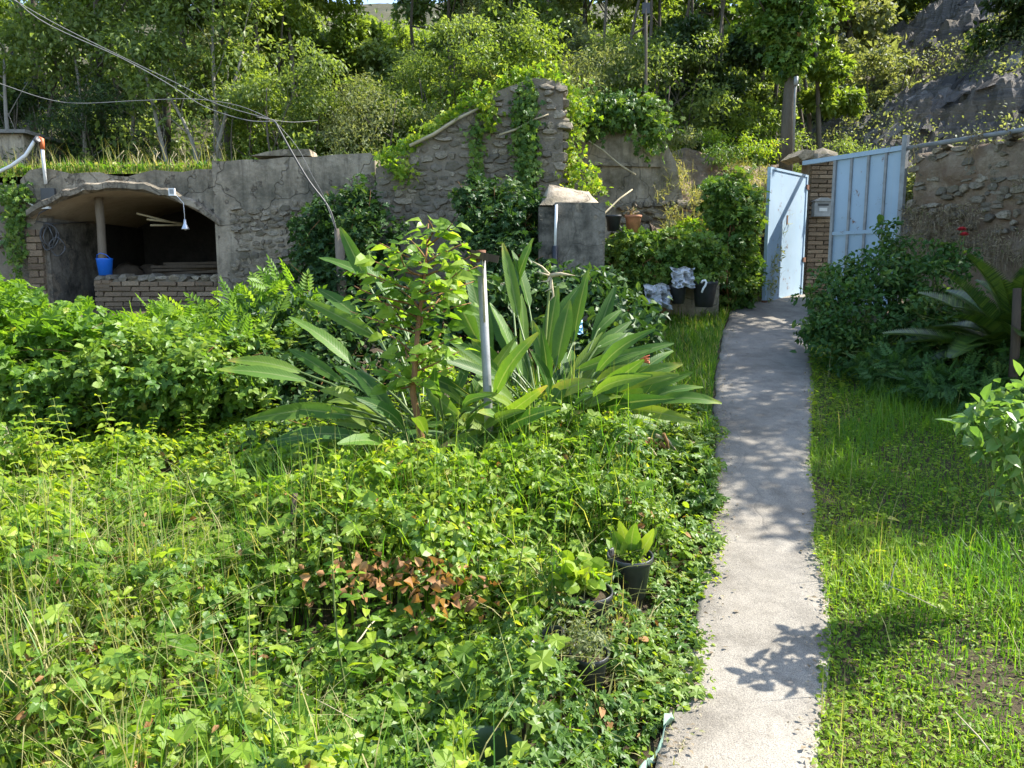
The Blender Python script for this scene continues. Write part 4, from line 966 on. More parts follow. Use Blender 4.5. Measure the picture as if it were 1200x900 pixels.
mb = MB(); mb.tube([W(932.5, 100, 12.84), W(933, 90, 12.85)], .035, 8); mb.part('cap', M['greymetal'], t)
a = W(758, 175, 12.6); a.z = 3.0
t = thing('pole', 'thin dark pole standing among the fresh green foliage', 'pole', tuple(a))
mb = MB(); mb.tube([a, W(757, 60, 12.7), W(757, -30, 12.8)], .022, 6); mb.part('pole', M['bark'], t)
mb = MB(); mb.box(W(757, 10, 12.76), (.12, .05, .16)); mb.part('bracket', M['darkcable'], t)

# ------------------------------------------------------------------ bushes, ivy and dry growth on the walls
def ivy_on(name, label, cat, pts, n, size, mat, r, depth=.12, tmpl=None, sigx=.12, stems=0, anchor=None, face=(0, -1, .25)):
    """a hanging mat of leaves spread along polylines pts=[[(px,py,Y)...]]"""
    P = []
    w3 = [[W(*q) for q in pl] for pl in pts]
    L = [sum((pl[i + 1] - pl[i]).length for i in range(len(pl) - 1)) for pl in w3]
    t = thing(name, label, cat, tuple(anchor or w3[0][-1]))
    mb = MB()
    for pl, l, raw in zip(w3, L, pts):
        m = max(3, int(n * l / sum(L))); q = r.random(m) * (len(pl) - 1); i = np.minimum(q.astype(int), len(pl) - 2); f = (q - i)[:, None]
        A = np.array(pl); p = A[i] * (1 - f) + A[i + 1] * f
        g = vn(q * 3, np.full(m, l), 5)[:, None]
        P.append(p + r.normal(size=(m, 3)) * np.array([sigx, depth * .35, sigx]) * (.5 + g) - np.array([0, 1, 0]) * depth * r.random((m, 1)))
        mb.tube([v + Vector((0, .0, 0)) for v in pl], .011, 5)
    P = np.vstack(P); n2 = len(P)
    N = nrm(np.array(face) + r.normal(size=(n2, 3)) * .55); D = np.c_[r.normal(size=n2) * .7, r.normal(size=n2) * .3, -.6 + r.normal(size=n2) * .5]
    mb.part('stems', M['bark'], t)
    leaf_obj('foliage', leaves(P, N, D, size * (.55 + .8 * r.random(n2)), tmpl or IVY, np.clip(r.random(n2) * .7 + .3 * vn(P[:, 0] * 3, P[:, 2] * 3, 3), 0, .98)), M[mat], t)
    return t
def bush(name, label, cat, bl, n, size, mat, r, tmpl=None, stem='stem', base=None, sr=.014, group=None, clump=24, sig=.2, up=.75, ns=2, **k):
    """bl = [(px, py, Y, rx, ry, rz)] ellipsoids; stems from the ground to each"""
    q = [(*W(a, b, c), d, e, f) for a, b, c, d, e, f in bl]
    x = float(np.mean([v[0] for v in q])); y = float(np.mean([v[1] for v in q]))
    b = Vector(base) if base else Vector((x, y, float(gz(x, y))))
    t = thing(name, label, cat, tuple(b), group); mb = MB()
    for v in q:
        for _ in range(ns):
            s = b + Vector((random.uniform(-.35, .35) * v[3], random.uniform(-.2, .2), -.03))
            e = Vector(v[:3]) + Vector((random.uniform(-.5, .5) * v[3], random.uniform(-.5, .5) * v[4], random.uniform(0, .6) * v[5]))
            pts = stem_mb(mb, s, e, sr, sr * .4, 5, .07)
            for u in range(3): stem_mb(mb, pts[3 + u % 3], Vector(v[:3]) + Vector((random.uniform(-.9, .9) * v[3], random.uniform(-.9, .9) * v[4], random.uniform(-.5, .9) * v[5])), sr * .5, sr * .2, 4, .1, 3)
    mb.part('stems', M[stem], t)
    leaf_obj('foliage', blobs(q, n, size, tmpl or OVAL, r, clump, sig, up, **k), M[mat], t)
    return t
r = np.random.default_rng(404)
ivy_on('ivy', 'strand of ivy hanging down the brick jamb beside the floodlight', 'ivy', [[(14, 225, 10.95), (20, 260, 10.95), (24, 325, 10.95)], [(30, 222, 10.95), (22, 250, 10.95), (18, 300, 10.95)], [(5, 222, 10.95), (35, 228, 10.95)]], 520, .07, 'ivy', r, sigx=.07)
ivy_on('ivy', 'ivy column covering the gable wall below its peak', 'ivy', [[(612, 100, 10.6), (612, 160, 10.58), (615, 222, 10.55)], [(622, 110, 10.6), (622, 170, 10.55), (612, 215, 10.55)], [(606, 125, 10.6), (610, 190, 10.55)], [(622, 95, 10.6), (624, 215, 10.5)]], 900, .075, 'ivy', r, .12, sigx=.055)
ivy_on('creeper', 'bright creeper and grass trailing along the sloping gable top', 'creeper', [[(448, 193, 10.75), (490, 165, 10.75), (540, 130, 10.75), (580, 104, 10.75)], [(585, 103, 10.8), (622, 88, 10.8), (655, 96, 10.8)], [(570, 120, 10.6), (575, 150, 10.58)], [(456, 192, 10.6), (470, 200, 10.55), (478, 203, 10.55)]], 1700, .065, 'weed', r, .14, sigx=.075, face=(.2, -.5, .8))
ivy_on('creeper', 'thin strand of creeper on the shaded middle of the gable', 'creeper', [[(560, 140, 10.58), (556, 180, 10.56), (562, 220, 10.55)]], 160, .075, 'ivy', r, .08, sigx=.06)
ivy_on('creeper', 'yellow green growth between the stone pier and the plastered wall', 'creeper', [[(662, 110, 10.9), (672, 150, 10.9), (668, 195, 10.8), (664, 225, 10.6)], [(660, 100, 10.9), (680, 130, 11), (690, 140, 11.3)], [(668, 190, 10.8), (690, 210, 10.6), (700, 225, 10.2)]], 1000, .06, 'weed', r, .2, sigx=.085, face=(.4, -.5, .7))
ivy_on('ivy', 'curtain of glossy ivy hanging over the top of the plastered wall', 'ivy', [[(680, 128, 11.5), (700, 128, 11.5), (730, 130, 11.5), (765, 128, 11.5)], [(690, 130, 11.5), (696, 150, 11.45)], [(758, 125, 11.5), (764, 150, 11.45), (760, 168, 11.45)], [(720, 130, 11.5), (724, 142, 11.48)]], 1300, .09, 'ivy', r, .2, sigx=.12, face=(.2, -.6, .7))
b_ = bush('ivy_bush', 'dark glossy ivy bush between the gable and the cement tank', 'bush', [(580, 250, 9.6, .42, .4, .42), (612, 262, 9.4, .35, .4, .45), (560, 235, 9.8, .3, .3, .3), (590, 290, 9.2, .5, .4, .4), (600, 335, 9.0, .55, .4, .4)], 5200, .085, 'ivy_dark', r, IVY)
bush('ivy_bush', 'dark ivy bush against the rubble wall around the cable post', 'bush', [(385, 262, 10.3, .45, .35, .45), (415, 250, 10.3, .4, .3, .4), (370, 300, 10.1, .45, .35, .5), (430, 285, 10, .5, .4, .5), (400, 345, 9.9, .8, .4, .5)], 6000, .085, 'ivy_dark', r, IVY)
bush('ivy_bush', 'tall dark ivy mass beside the open gate leaf', 'bush', [(856, 230, 10.6, .36, .4, .35), (870, 262, 10.6, .28, .4, .45), (855, 268, 10.5, .32, .35, .4), (866, 310, 10.6, .28, .35, .5), (850, 245, 10.6, .3, .3, .3), (862, 338, 10.5, .3, .3, .3)], 6500, .085, 'ivy', r, IVY)
bush('ivy_bush', 'ivy mat spilling over the low wall behind the pots', 'bush', [(745, 285, 9.75, .28, .35, .2), (790, 290, 9.65, .42, .35, .22), (825, 297, 9.65, .3, .35, .26), (770, 310, 9.55, .45, .2, .24), (835, 318, 9.6, .15, .25, .2), (722, 310, 9.7, .15, .3, .3), (745, 335, 9.6, .3, .25, .25), (715, 340, 9.6, .2, .25, .25)], 7500, .075, 'ivy', r, IVY, up=.5)
bush('fern', 'yellow green fern sitting on the low ivy wall', 'fern', [(808, 270, 10.1, .16, .14, .13)], 600, .09, 'weed', r, LANCE, 'stem_green', base=tuple(W(808, 284, 10.1)), sr=.005)
for px, py, Yd, rx, rz_, lab in ((848, 180, 12.2, .55, .25, 'blue green euphorbia clump high on the dry bank'), (800, 160, 12.4, .5, .2, 'pale grassy clump at the crest of the dry bank'), (885, 172, 12.4, .5, .25, 'yellowish weed clump at the gate end of the bank'), (830, 160, 12.8, .6, .2, 'soft green weed clump along the crest of the bank')):
    v = W(px, py, Yd); bush('bank_weed', lab, 'weed', [(px, py, Yd, rx * .8, .3, rz_ * .7)], 650, .06, 'ivy' if 'blue' in lab else 'tree_pale' if 'pale' in lab else 'weed', r, LANCE, 'stem_green', base=(v.x, v.y, v.z - rz_ - .1), sr=.006, group='weeds on the dry bank', shell=.2)
# dry growth matted over the bank
n = 9000; u = r.random(n); v = r.random(n); x = 2.05 + u * (1.6 + .75 * v); y = 10.95 + .35 * u + v * v * 1.9; z = 1.15 + 2.45 * v ** .8 + .12 * np.sin(u * 5)
y -= .15 + .25 * r.random(n); z += r.normal(size=n) * .05
kk = fbm(x * 2.5, z * 2.5, 4, 91) > .47
P = np.c_[x, y, z][kk]; n = len(P)
leaf_obj('dry_growth', joinlv([leaves(P, rdir(n, r), np.c_[r.normal(size=(n, 2)) * .8, r.normal(size=n) * .5 - .3], .06 * (.4 + r.random(n)), LANCE), blades(P[::2] - np.array([0, .05, .05]), .2 * (.4 + r.random(len(P[::2]))), .006, r, .8)]), M['drygrass'], None, 'stuff')['label'] = 'dry brown weeds matted over the earth bank'
# dry stems on the boundary wall
n = 30000; s = s2 + .1 + r.random(n) * (5.2); z = zg + .6 + r.random(n) * (zwt - zg - .45)
P = np.array([wl_(a, b, .05 + .12 * c) for a, b, c in zip(s, z, r.random(n))])
kk = fbm(s * 2, z * 2, 4, 95) > .5; P = P[kk]; n = len(P)
leaf_obj('dry_creeper', joinlv([blades(P[::3], -.30 * (.3 + r.random(len(P[::3]))), .0035, r, .4), leaves(P, nrm(np.array([-.86, -.5, .2]) + r.normal(size=(n, 3)) * .7), np.c_[r.normal(size=(n, 2)), r.normal(size=n) - .5], .045 * (.4 + r.random(n)), (OVAL4[0] * np.array([.5, 1, 1]), OVAL4[1]), r.random(n))]), M['dryleaf'], None, 'stuff')['label'] = 'withered creeper clinging to the boundary wall'
# turf on the shed roof and wall tops
n = 9000; x = -8.5 + r.random(n) * 4.6; y = 11.02 + r.random(n) ** 1.5 * 2.6
P = np.c_[x, y, np.maximum(hz(x, y), 2.98) - .02 + .06 * sst(11.6, 11.0, y)]
leaf_obj('roof_grass', joinlv([blades(P[::2], .09 + .16 * r.random(len(P[::2])) ** 2, .012, r, .5), blades(P[:500], .3 + .3 * r.random(500), .008, r, .3)]), M['drygrass'], None, 'stuff')['label'] = 'yellowish grass growing on the shed roof'
leaf_obj('roof_weeds', joinlv([blades(P[1::2], .08 + .18 * r.random(len(P[1::2])) ** 2, .014, r, .5), leaves(P[::3] + np.array([0, 0, .08]), nrm(np.c_[r.normal(size=(len(P[::3]), 2)) * .5, np.ones(len(P[::3]))]), rdir(len(P[::3]), r), .07 * (.4 + r.random(len(P[::3]))), OVAL4)]), M['grass'], None, 'stuff')['label'] = 'green weeds and grass mixed into the turf of the shed roof'
n = 9000; x = -3.9 + r.random(n) * 5.5; y = 11.5 + r.random(n) * 2.8
P = np.c_[x, y, hz(x, y)]
leaf_obj('terrace_grass', blades(P, .2 + .55 * r.random(n) * vn(x * 1.3, y * 1.3, 8), .014, r, .5), M['grass'], None, 'stuff')['label'] = 'tall grass on the terrace behind the wall tops'
for px, lab in ((147, 'pale dry branching weed over the middle of the arch'), (165, 'bleached weed stalk with two forks on the shed roof'), (201, 'tall dry seed stalk near the junction box'), (216, 'seed stalk closest to the rendered wall'), (183, 'bent dry weed on the roof above the vault crown')):
    p = W(px, 206, 11.2); p.z = 3.0
    t = thing('dry_weed', lab, 'weed', tuple(p), 'dry weeds standing on the shed roof'); mb = MB(); tp_ = p + Vector((random.uniform(-.15, .1), 0, random.uniform(.3, .5)))
    pts = stem_mb(mb, p, tp_, .008, .004, 5, .05)
    for q in range(6): stem_mb(mb, pts[2 + q % 4], pts[2 + q % 4] + Vector((random.uniform(-.13, .13), random.uniform(-.05, .05), random.uniform(.05, .16))), .005, .003, 4, .05, 3)
    mb.part('stalk', M['dry'], t)
for k, (a, e, lab, rr) in enumerate((((480, 171, 10.55), (561, 127, 10.55), 'long pale pole lying along the sloping gable top', .024), ((585, 158, 10.48), (643, 134, 10.45), 'thin bare stick jutting across the gable ivy', .014), ((690, 263, 9.4), (741, 222, 9.8), 'bleached stick leaning beside the grey pot', .012), ((745, 205, 11.3), (690, 165, 11.3), 'pale dry branch leaning on the plastered wall', .014))):
    p0 = W(*a); p1 = W(*e); o = MB(); o.tube([p0, p0.lerp(p1, .35) + Vector((0, 0, -.02)), p0.lerp(p1, .7) + Vector((0, 0, .012)), p1], [rr, rr * 1.05, rr * .9, rr * .7], 7)
    o.top('stick', M['dry'], lab, 'stick', tuple(p0))

# ================================================================== THE GARDEN
# ------------------------------------------------------------------ bird of paradise plants: every large leaf is a part
def strap_leaf(parent, B, T, wd, root, tint, up=Vector((0, -.8, .6)), arch_=.10, fold=.22, dry=0, twist=0.):
    B = Vector(B); T = Vector(T); L = (T - B).length; d = (T - B).normalized()
    side = d.cross(up); side = side.normalized() if side.length > .05 else Vector((1, 0, 0))
    side = (Matrix.Rotation(random.gauss(0, .35) + .25 * twist, 3, d) @ side); nn = side.cross(d).normalized()
    ns = 9; V = []; F = []; UV = []; TT = []
    for i in range(ns + 1):
        t = i / ns; c = B + d * L * t + nn * (arch_ * L * math.sin(math.pi * t)) - Vector((0, 0, 1)) * (.05 * L * t * t)
        hw = wd * .5 * (math.sin(math.pi * min(1, (t * .94 + .03)) ** .82) ** .8) * (1 + .05 * math.sin(9 * t + B.x * 7))
        tv = tint + (dry if t > .86 else 0) * 1.0
        for k, u in enumerate((-1, -.5, 0, .5, 1)):
            wav = .02 * wd * math.sin(t * 23 + u * 5 + B.z * 9) * abs(u)
            V.append(c + side * hw * u + nn * (fold * hw * abs(u) ** 1.3 + wav * 2)); UV.append((u, t)); TT.append(min(tv + (.06 if abs(u) == 1 else 0), 1))
    for i in range(ns):
        for k in range(4): F.append((i * 5 + k, i * 5 + k + 1, i * 5 + k + 6, i * 5 + k + 5))
    b = wbase(parent)
    o = link('leaf', np_mesh('leaf', np.array([v - b for v in V]), np.array(F), True, np.array(TT), np.array(UV)), M['strel'], parent)
    if root is not None:
        root = Vector(root); m = root.lerp(B, .5); m += (root + Vector((0, 0, (B - root).length)) - m) * .22
        mb = MB(); pts = [(root * (1 - q) ** 2 + m * 2 * q * (1 - q) + B * q * q) for q in np.linspace(0, 1, 6)] + [B + d * L * .15]
        mb.tube(pts, [.014, .012, .010, .009, .008, .007, .005], 5)
        me = mb.mesh('petiole', b)
        at_ = me.attributes.new('tint', 'FLOAT', 'POINT'); at_.data.foreach_set('value', np.full(len(me.vertices), .4 + .5 * tint, np.float32))
        po = link('petiole', me, M['petiole'], o)
    return o
g1 = G(640, 545); g2 = G(520, 560); g3 = G(610, 500)
sp_ = thing('bird_of_paradise', 'large clump of bird of paradise with long paddle leaves leaning over the path', 'plant', (g1.x, g1.y, float(gz(g1.x, g1.y))), 'bird of paradise clumps')
sq_ = thing('bird_of_paradise', 'bird of paradise clump with flat leaves reaching out of the dark hedge', 'plant', (g2.x, g2.y, float(gz(g2.x, g2.y))), 'bird of paradise clumps')
def root_of(t, j=.16): return t.location + Vector((random.uniform(-j, j), random.uniform(-j, j) * .7, .02))
LEAVES = [  # blade base, blade tip (pixel column, row, distance), width, tint, plant, arch, twist
 ((358, 446, 5.15), (254, 428, 5.0), .085, .45, 1, .03, .1), ((352, 436, 5.25), (266, 418, 5.2), .085, .6, 1, .07, -.1),
 ((417, 430, 5.35), (338, 366, 5.4), .10, .5, 1, .05, .4), ((390, 476, 5.1), (286, 487, 4.9), .09, .55, 1, .09, 0),
 ((392, 503, 5.0), (305, 523, 4.85), .075, .5, 1, .08, 0), ((378, 508, 5.0), (322, 562, 4.85), .09, .5, 1, .12, .2),
 ((446, 398, 5.5), (357, 346, 5.6), .09, .55, 1, .05, .3), ((400, 448, 5.5), (338, 405, 5.6), .08, .35, 1, .05, .4),
 ((430, 330, 5.6), (398, 262, 5.6), .09, .3, 1, .02, .8), ((440, 330, 5.7), (374, 298, 5.8), .09, .3, 1, .04, .5), ((420, 372, 5.6), (372, 335, 5.7), .09, .3, 1, .04, .5),
 ((470, 360, 5.7), (420, 300, 5.8), .10, .3, 1, .03, .6), ((420, 470, 4.9), (375, 455, 4.75), .085, .75, 1, .1, 0),
 ((440, 540, 4.8), (400, 560, 4.6), .08, .5, 1, .1, 0), ((500, 455, 4.9), (545, 490, 4.7), .09, .55, 1, .1, 0), ((430, 515, 4.8), (360, 585, 4.6), .085, .35, 1, .12, 0),
 ((607, 372, 5.5), (589, 280, 5.6), .085, .55, 0, .02, 1.0), ((611, 440, 5.2), (574, 350, 5.3), .10, .5, 0, .03, .7), ((643, 440, 5.3), (624, 372, 5.4), .08, .5, 0, .02, .9),
 ((652, 428, 5.4), (668, 348, 5.5), .115, .3, 0, .02, -1.0), ((640, 425, 5.6), (654, 330, 5.8), .11, .3, 0, .02, -1), ((614, 425, 5.6), (611, 340, 5.7), .075, .55, 0, .02, 1.2),
 ((600, 350, 6.0), (625, 275, 6.1), .12, .25, 0, .02, -.9), ((620, 360, 6.0), (600, 290, 6.1), .12, .2, 0, .02, .9), ((700, 388, 5.7), (728, 361, 5.8), .06, .45, 0, .05, 0),
 ((672, 400, 5.9), (690, 310, 6.1), .11, .25, 0, .02, -1), ((695, 410, 6.0), (722, 330, 6.2), .10, .25, 0, .03, -.9),
 ((700, 407, 5.5), (745, 389, 5.6), .09, .5, 0, .05, 0), ((675, 434, 5.3), (764, 404, 5.3), .08, .5, 0, .06, .2), ((720, 455, 5.2), (800, 422, 5.2), .105, .55, 0, .05, .3),
 ((770, 470, 5.0), (846, 469, 4.9), .085, .5, 0, .10, 0), ((737, 478, 5.0), (818, 492, 4.9), .075, .8, 0, .10, 0), ((705, 500, 4.95), (776, 502, 4.85), .075, .55, 0, .09, 0),
 ((676, 482, 4.9), (728, 462, 4.8), .12, .7, 0, .06, .2), ((632, 470, 4.9), (695, 442, 4.85), .10, .87, 0, .08, .2), ((697, 521, 4.85), (772, 529, 4.75), .06, .6, 0, .1, 0),
 ((640, 490, 4.8), (666, 440, 4.9), .09, .5, 0, .05, .6), ((697, 450, 5.1), (745, 425, 5.1), .08, .78, 0, .05, .1), ((710, 430, 5.4), (790, 398, 5.4), .08, .35, 0, .06, .2),
 ((660, 515, 4.7), (720, 520, 4.6), .075, .55, 0, .1, 0), ((600, 470, 4.9), (560, 445, 4.8), .10, .6, 0, .07, 0), ((585, 430, 5.2), (553, 395, 5.2), .10, .5, 0, .05, .4),
 ((560, 400, 5.4), (530, 335, 5.5), .11, .35, 0, .04, .6), ((575, 420, 5.5), (545, 300, 5.7), .12, .3, 0, .03, .7), ((680, 425, 5.6), (740, 372, 5.8), .085, .3, 0, .05, 0), ((590, 500, 4.75), (560, 520, 4.6), .08, .55, 0, .1, 0),
 ((560, 480, 4.9), (520, 500, 4.75), .085, .5, 0, .1, 0), ((735, 500, 4.9), (800, 520, 4.85), .06, .35, 0, .1, 0), ((640, 400, 5.8), (680, 330, 6.0), .10, .3, 0, .03, -.8)]
for (a, e, wd, ti, who, ar, tw) in LEAVES:
    pl = sq_ if who else sp_
    strap_leaf(pl, W(*a), W(*e), wd * 1.12, root_of(pl, .2), ti, arch_=ar, twist=tw, dry=.35 if random.random() < .3 else 0)
for k in range(125):                            # the crowd of leaves in the middle of the clumps
    who = k % 3 == 0; pl = sq_ if who else sp_; c = pl.location; a_ = random.uniform(0, 6.28); el = random.uniform(.18, 1.15)
    d = Vector((math.cos(a_) * math.cos(el) * 1.15, math.sin(a_) * math.cos(el), math.sin(el))); L = random.uniform(.55, .95)
    B = c + d * L * .72 + Vector((0, 0, .05)); d2 = (d + Vector((random.uniform(-.2, .2), random.uniform(-.2, .2), random.uniform(-.6, -.05)))).normalized()
    strap_leaf(pl, B, B + d2 * random.uniform(.38, .6), random.uniform(.065, .115), root_of(pl, .2), random.choice((.05, .12, .2, .3, .4, .5, .6, .72)), arch_=random.uniform(.02, .14), dry=.35 if k % 5 == 0 else 0)
# withered flower heads
for who, (px, py, Yd), lab in ((sp_, (645, 323, 5.4), 'withered brown flower head'), (sp_, (750, 422, 5.0), 'orange flower tip')):
    p = W(px, py, Yd); mb = MB(); rt = root_of(who)
    mb.tube([rt, rt.lerp(p, .5) + Vector((0, 0, .15)), p], [.012, .010, .009], 6); fo = mb.part('flower_stalk', M['petiole'] if 0 else M['stem_green'], who)
    mb = MB()
    if 'brown' in lab:
        mb.tube([p, p + Vector((.07, -.02, .012)), p + Vector((.17, -.03, .0))], [.016, .013, .002], 6)
        for q in range(5): mb.tube([p, p + Vector((-.06 + .02 * q, -.02, .06 - .05 * q)), p + Vector((-.13 + .03 * q, -.03, .10 - .07 * q))], [.01, .008, .002], 5)
        mb.part('flower', M['dry'], fo, lab)
    else:
        for q in range(4): mb.tube([p, p + Vector((.03 + .01 * q, -.01, .02 - .012 * q)), p + Vector((.06, -.02, .035 - .02 * q))], [.009, .008, .002], 5)
        mb.part('flower', M['orange'], fo, lab)
for k in range(26):                            # dry old leaves hanging at the foot of the clump
    pass
dr = thing('dead_leaf_clump', 'collapsed brown dead leaves and stalks beside the path under the paddle leaves', 'dead leaves', tuple(W(768, 535, 4.75)))
for k in range(22):
    p = W(random.uniform(700, 780), random.uniform(508, 522), 4.8); e = p + Vector((random.uniform(-.02, .16), random.uniform(-.15, .1), random.uniform(-.20, .02)))
    mb = MB(); mb.tube([p, p.lerp(e, .5) + Vector((0, 0, .03)), e], [.014, .011, .004], 5); mb.part('stalk', M['stem'] if k % 2 else M['dry'], dr)

# ------------------------------------------------------------------ metal post, cable post, cables
a, b_ = W(577, 520, 4.65), W(563.5, 296, 4.75); a.z = float(gz(a.x, a.y))
po = thing('metal_post', 'leaning grey metal tube post with a bit of wood lashed across its top', 'post', tuple(a))
mb = MB(); mb.tube([a - Vector((0, 0, .1)), a.lerp(b_, .5), b_], .027, 14); mb.part('post', M['greymetal'], po)
mb = MB(); mb.lathe(b_, [(.030, -.06), (.030, .015), (.0, .016)], 14); mb.part('cap', M['rust'], po)
mb = MB(); q = b_ + Vector((.025, -.035, -.025)); mb.box(q, (.17, .035, .045), Matrix.Rotation(R(12), 3, 'Y')); mb.part('wood_block', M['wood_dark'], po)
v = W(567, 335, 4.71); mb = MB(); mb.tube([a.lerp(b_, .72) + Vector((.004, -.036, 0)), b_ + Vector((.012, -.036, -.02))], .006, 5); mb.part('tape', M['dry'], po)
mb = MB(); mb.lathe(W(575.5, 488, 4.66), [(.029, -.02), (.04, -.01), (.036, .01), (.029, .02)], 10); mb.part('rag_tie', M['dry'], po)
a, b_ = W(402, 400, 9.7), W(397, 268, 9.7); a.z = float(gs(9.7))
cp = thing('cable_post', 'rough grey timber post that holds the drooping cables', 'post', tuple(a))
mb = MB(); mb.tube([a, a.lerp(b_, .5) + Vector((.01, 0, 0)), b_], [.065, .06, .058], 9); mb.part('post', M['wood'], cp)
def cable(label, pts, rad, mat):
    p = [W(*q) for q in pts]; P = []
    for i in range(len(p) - 1):                # Catmull-Rom through the points
        p0, p1, p2, p3 = p[max(i - 1, 0)], p[i], p[i + 1], p[min(i + 2, len(p) - 1)]
        for t in np.linspace(0, 1, 7)[:-1]: P.append(.5 * (2 * p1 + (p2 - p0) * t + (2 * p0 - 5 * p1 + 4 * p2 - p3) * t * t + (3 * p1 - p0 - 3 * p2 + p3) * t ** 3))
    P.append(p[-1]); mb = MB(); mb.tube(P, rad, 6)
    o = mb.top('cable', M[mat], label, 'cable', tuple(p[0])); o['group'] = 'overhead cables'
cable('upper pale cable sagging from the treetops to the cable junction', [(-30, -28, 8.2), (60, 25, 8.6), (150, 70, 9), (212, 100, 9.2), (255, 122, 9.3), (322, 141, 9.5)], .0042, 'cable')
cable('second pale cable dipping below the first toward the junction', [(-10, -30, 8.2), (45, 22, 8.6), (140, 67, 9), (195, 97, 9.2), (240, 125, 9.3), (290, 141, 9.4), (323, 142, 9.5)], .005, 'cable')
cable('nearly level pale cable crossing in front of the dark trees', [(-40, 82, 8.2), (0, 98, 8.5), (75, 120, 8.8), (160, 118, 9), (225, 116, 9.2), (280, 124, 9.4), (322, 142, 9.5)], .0042, 'cable')
cable('thin pale cable running on toward the leafy tree', [(300, 137, 9.5), (340, 143, 10), (372, 141, 10.6)], .003, 'cable')
cable('thick dark cable dropping from the junction to the timber post', [(322, 142, 9.5), (340, 175, 9.55), (362, 212, 9.6), (385, 243, 9.65), (394, 270, 9.66)], .013, 'darkcable')
cable('thin pale wire beside the thick dark drop cable', [(322, 142, 9.45), (348, 172, 9.5), (366, 206, 9.55), (380, 232, 9.6), (392, 266, 9.62)], .003, 'cable')

# ------------------------------------------------------------------ shrubs of the garden
r = np.random.default_rng(505)
# young tree with pale yellow-green leaves by the post
g = G(500, 545); sb = Vector((g.x, 4.55, float(gz(g.x, 4.75))))
t = thing('sapling', 'young tree with light green leaves and a reddish stem beside the metal post', 'tree', tuple(sb))
mb = MB(); q0 = W(497, 530, 4.55); q1 = W(484, 462, 4.55); q2 = W(490, 380, 4.65); q3 = W(502, 262, 4.85)
mb.tube([sb - Vector((0, 0, .05)), q0, q1, q2], [.026, .024, .02, .014], 8)
mb.tube([q2, q2.lerp(q3, .5) + Vector((.01, 0, 0)), q3], [.014, .009, .004], 6)
PP = []; ND = []; DD = []
tips = [(502, 258), (445, 285), (425, 300), (470, 300), (530, 262), (545, 285), (552, 300), (415, 335), (440, 350), (540, 340), (552, 355), (470, 340), (505, 330), (520, 380), (450, 390), (495, 370), (430, 320), (480, 280), (535, 320), (460, 365), (540, 395), (410, 365), (505, 295), (515, 350), (480, 400), (555, 330), (500, 430), (460, 430), (530, 430), (465, 412), (515, 408), (440, 428), (490, 448), (538, 412), (405, 318), (420, 350), (560, 312), (455, 455)]
for k, (px, py) in enumerate(tips):
    e = W(px, py, 4.75 + random.uniform(-.3, .35)); s = q1.lerp(q3, min(max((e.z - q1.z) / (q3.z - q1.z) - .12, .05), .95)) if e.z > q1.z else q1
    pts = stem_mb(mb, s, e, .007, .003, 5, .08, 5)
    for i in range(11):
        f = .25 + .75 * (i + .5) / 11; c = s.lerp(e, f); dr_ = (e - s).normalized()
        a_ = i * 2.4 + k; sd = Vector((math.cos(a_), math.sin(a_) * .9, -.05 + .3 * random.random()))
        PP.append(c + sd * .04); DD.append(sd * .9 + dr_ * .35 + Vector((0, 0, -.15))); ND.append(Vector((.15, -.35, .75)) + Vector((random.gauss(0, .55), random.gauss(0, .5), random.gauss(0, .25))))
mb.part('trunk', M['stem'], t)
leaf_obj('foliage', leaves(np.array(PP), nrm(np.array(ND)), np.array(DD), .11 * (.4 + .8 * r.random(len(PP))), T_oval(.68, .12, .3), r.random(len(PP))), M['sapling'], t)
# hedge of vines at the shed
bush('grapevine', 'tangled bright green grapevine thicket in front of the shed pillar', 'vine', [(20, 372, 7.2, .7, .5, .22), (70, 398, 6.6, .7, .5, .3), (-20, 400, 6.2, .7, .5, .4), (40, 430, 6.0, .7, .45, .4), (120, 415, 6.6, .5, .5, .28), (-40, 358, 7.6, .6, .4, .3), (0, 450, 5.8, .5, .35, .3)], 5400, .105, 'vine', r, GRAPE, 'stem', sr=.01, sig=.22, up=.9, shell=.5, ns=3)
bush('wisteria', 'hedge of feathery pinnate shoots below the arched opening', 'bush', [(170, 395, 7.2, .55, .5, .16), (230, 388, 7.4, .6, .5, .2), (290, 372, 7.6, .5, .45, .22), (200, 412, 6.7, .7, .5, .24), (270, 402, 6.9, .6, .45, .26), (140, 412, 6.8, .5, .4, .2), (330, 362, 7.8, .35, .4, .25)], 2600, .23, 'vine', r, PIN, 'stem', sr=.01, sig=.22, up=.9, shell=.5, ns=3)
bush('bramble', 'dense bramble bank under the feathery hedge', 'bramble', [(110, 445, 5.9, .7, .4, .35), (190, 440, 5.9, .6, .4, .38), (260, 430, 6.1, .5, .4, .35), (30, 455, 5.8, .5, .3, .3)], 4600, .10, 'bramble', r, TRI, 'stem', sr=.008, sig=.2, up=.8, shell=.6, ns=3)
bush('shrub', 'dark green shrub in the shade behind the sapling', 'bush', [(320, 410, 6.9, .5, .4, .4), (370, 400, 7.0, .5, .4, .45), (340, 470, 6.3, .5, .4, .4), (420, 420, 6.8, .5, .4, .4), (300, 450, 6.4, .35, .3, .35), (460, 480, 5.9, .5, .3, .3), (380, 520, 5.6, .6, .3, .22)], 6500, .085, 'ivy_dark', r, OVAL, 'stem', sr=.01, sig=.2)
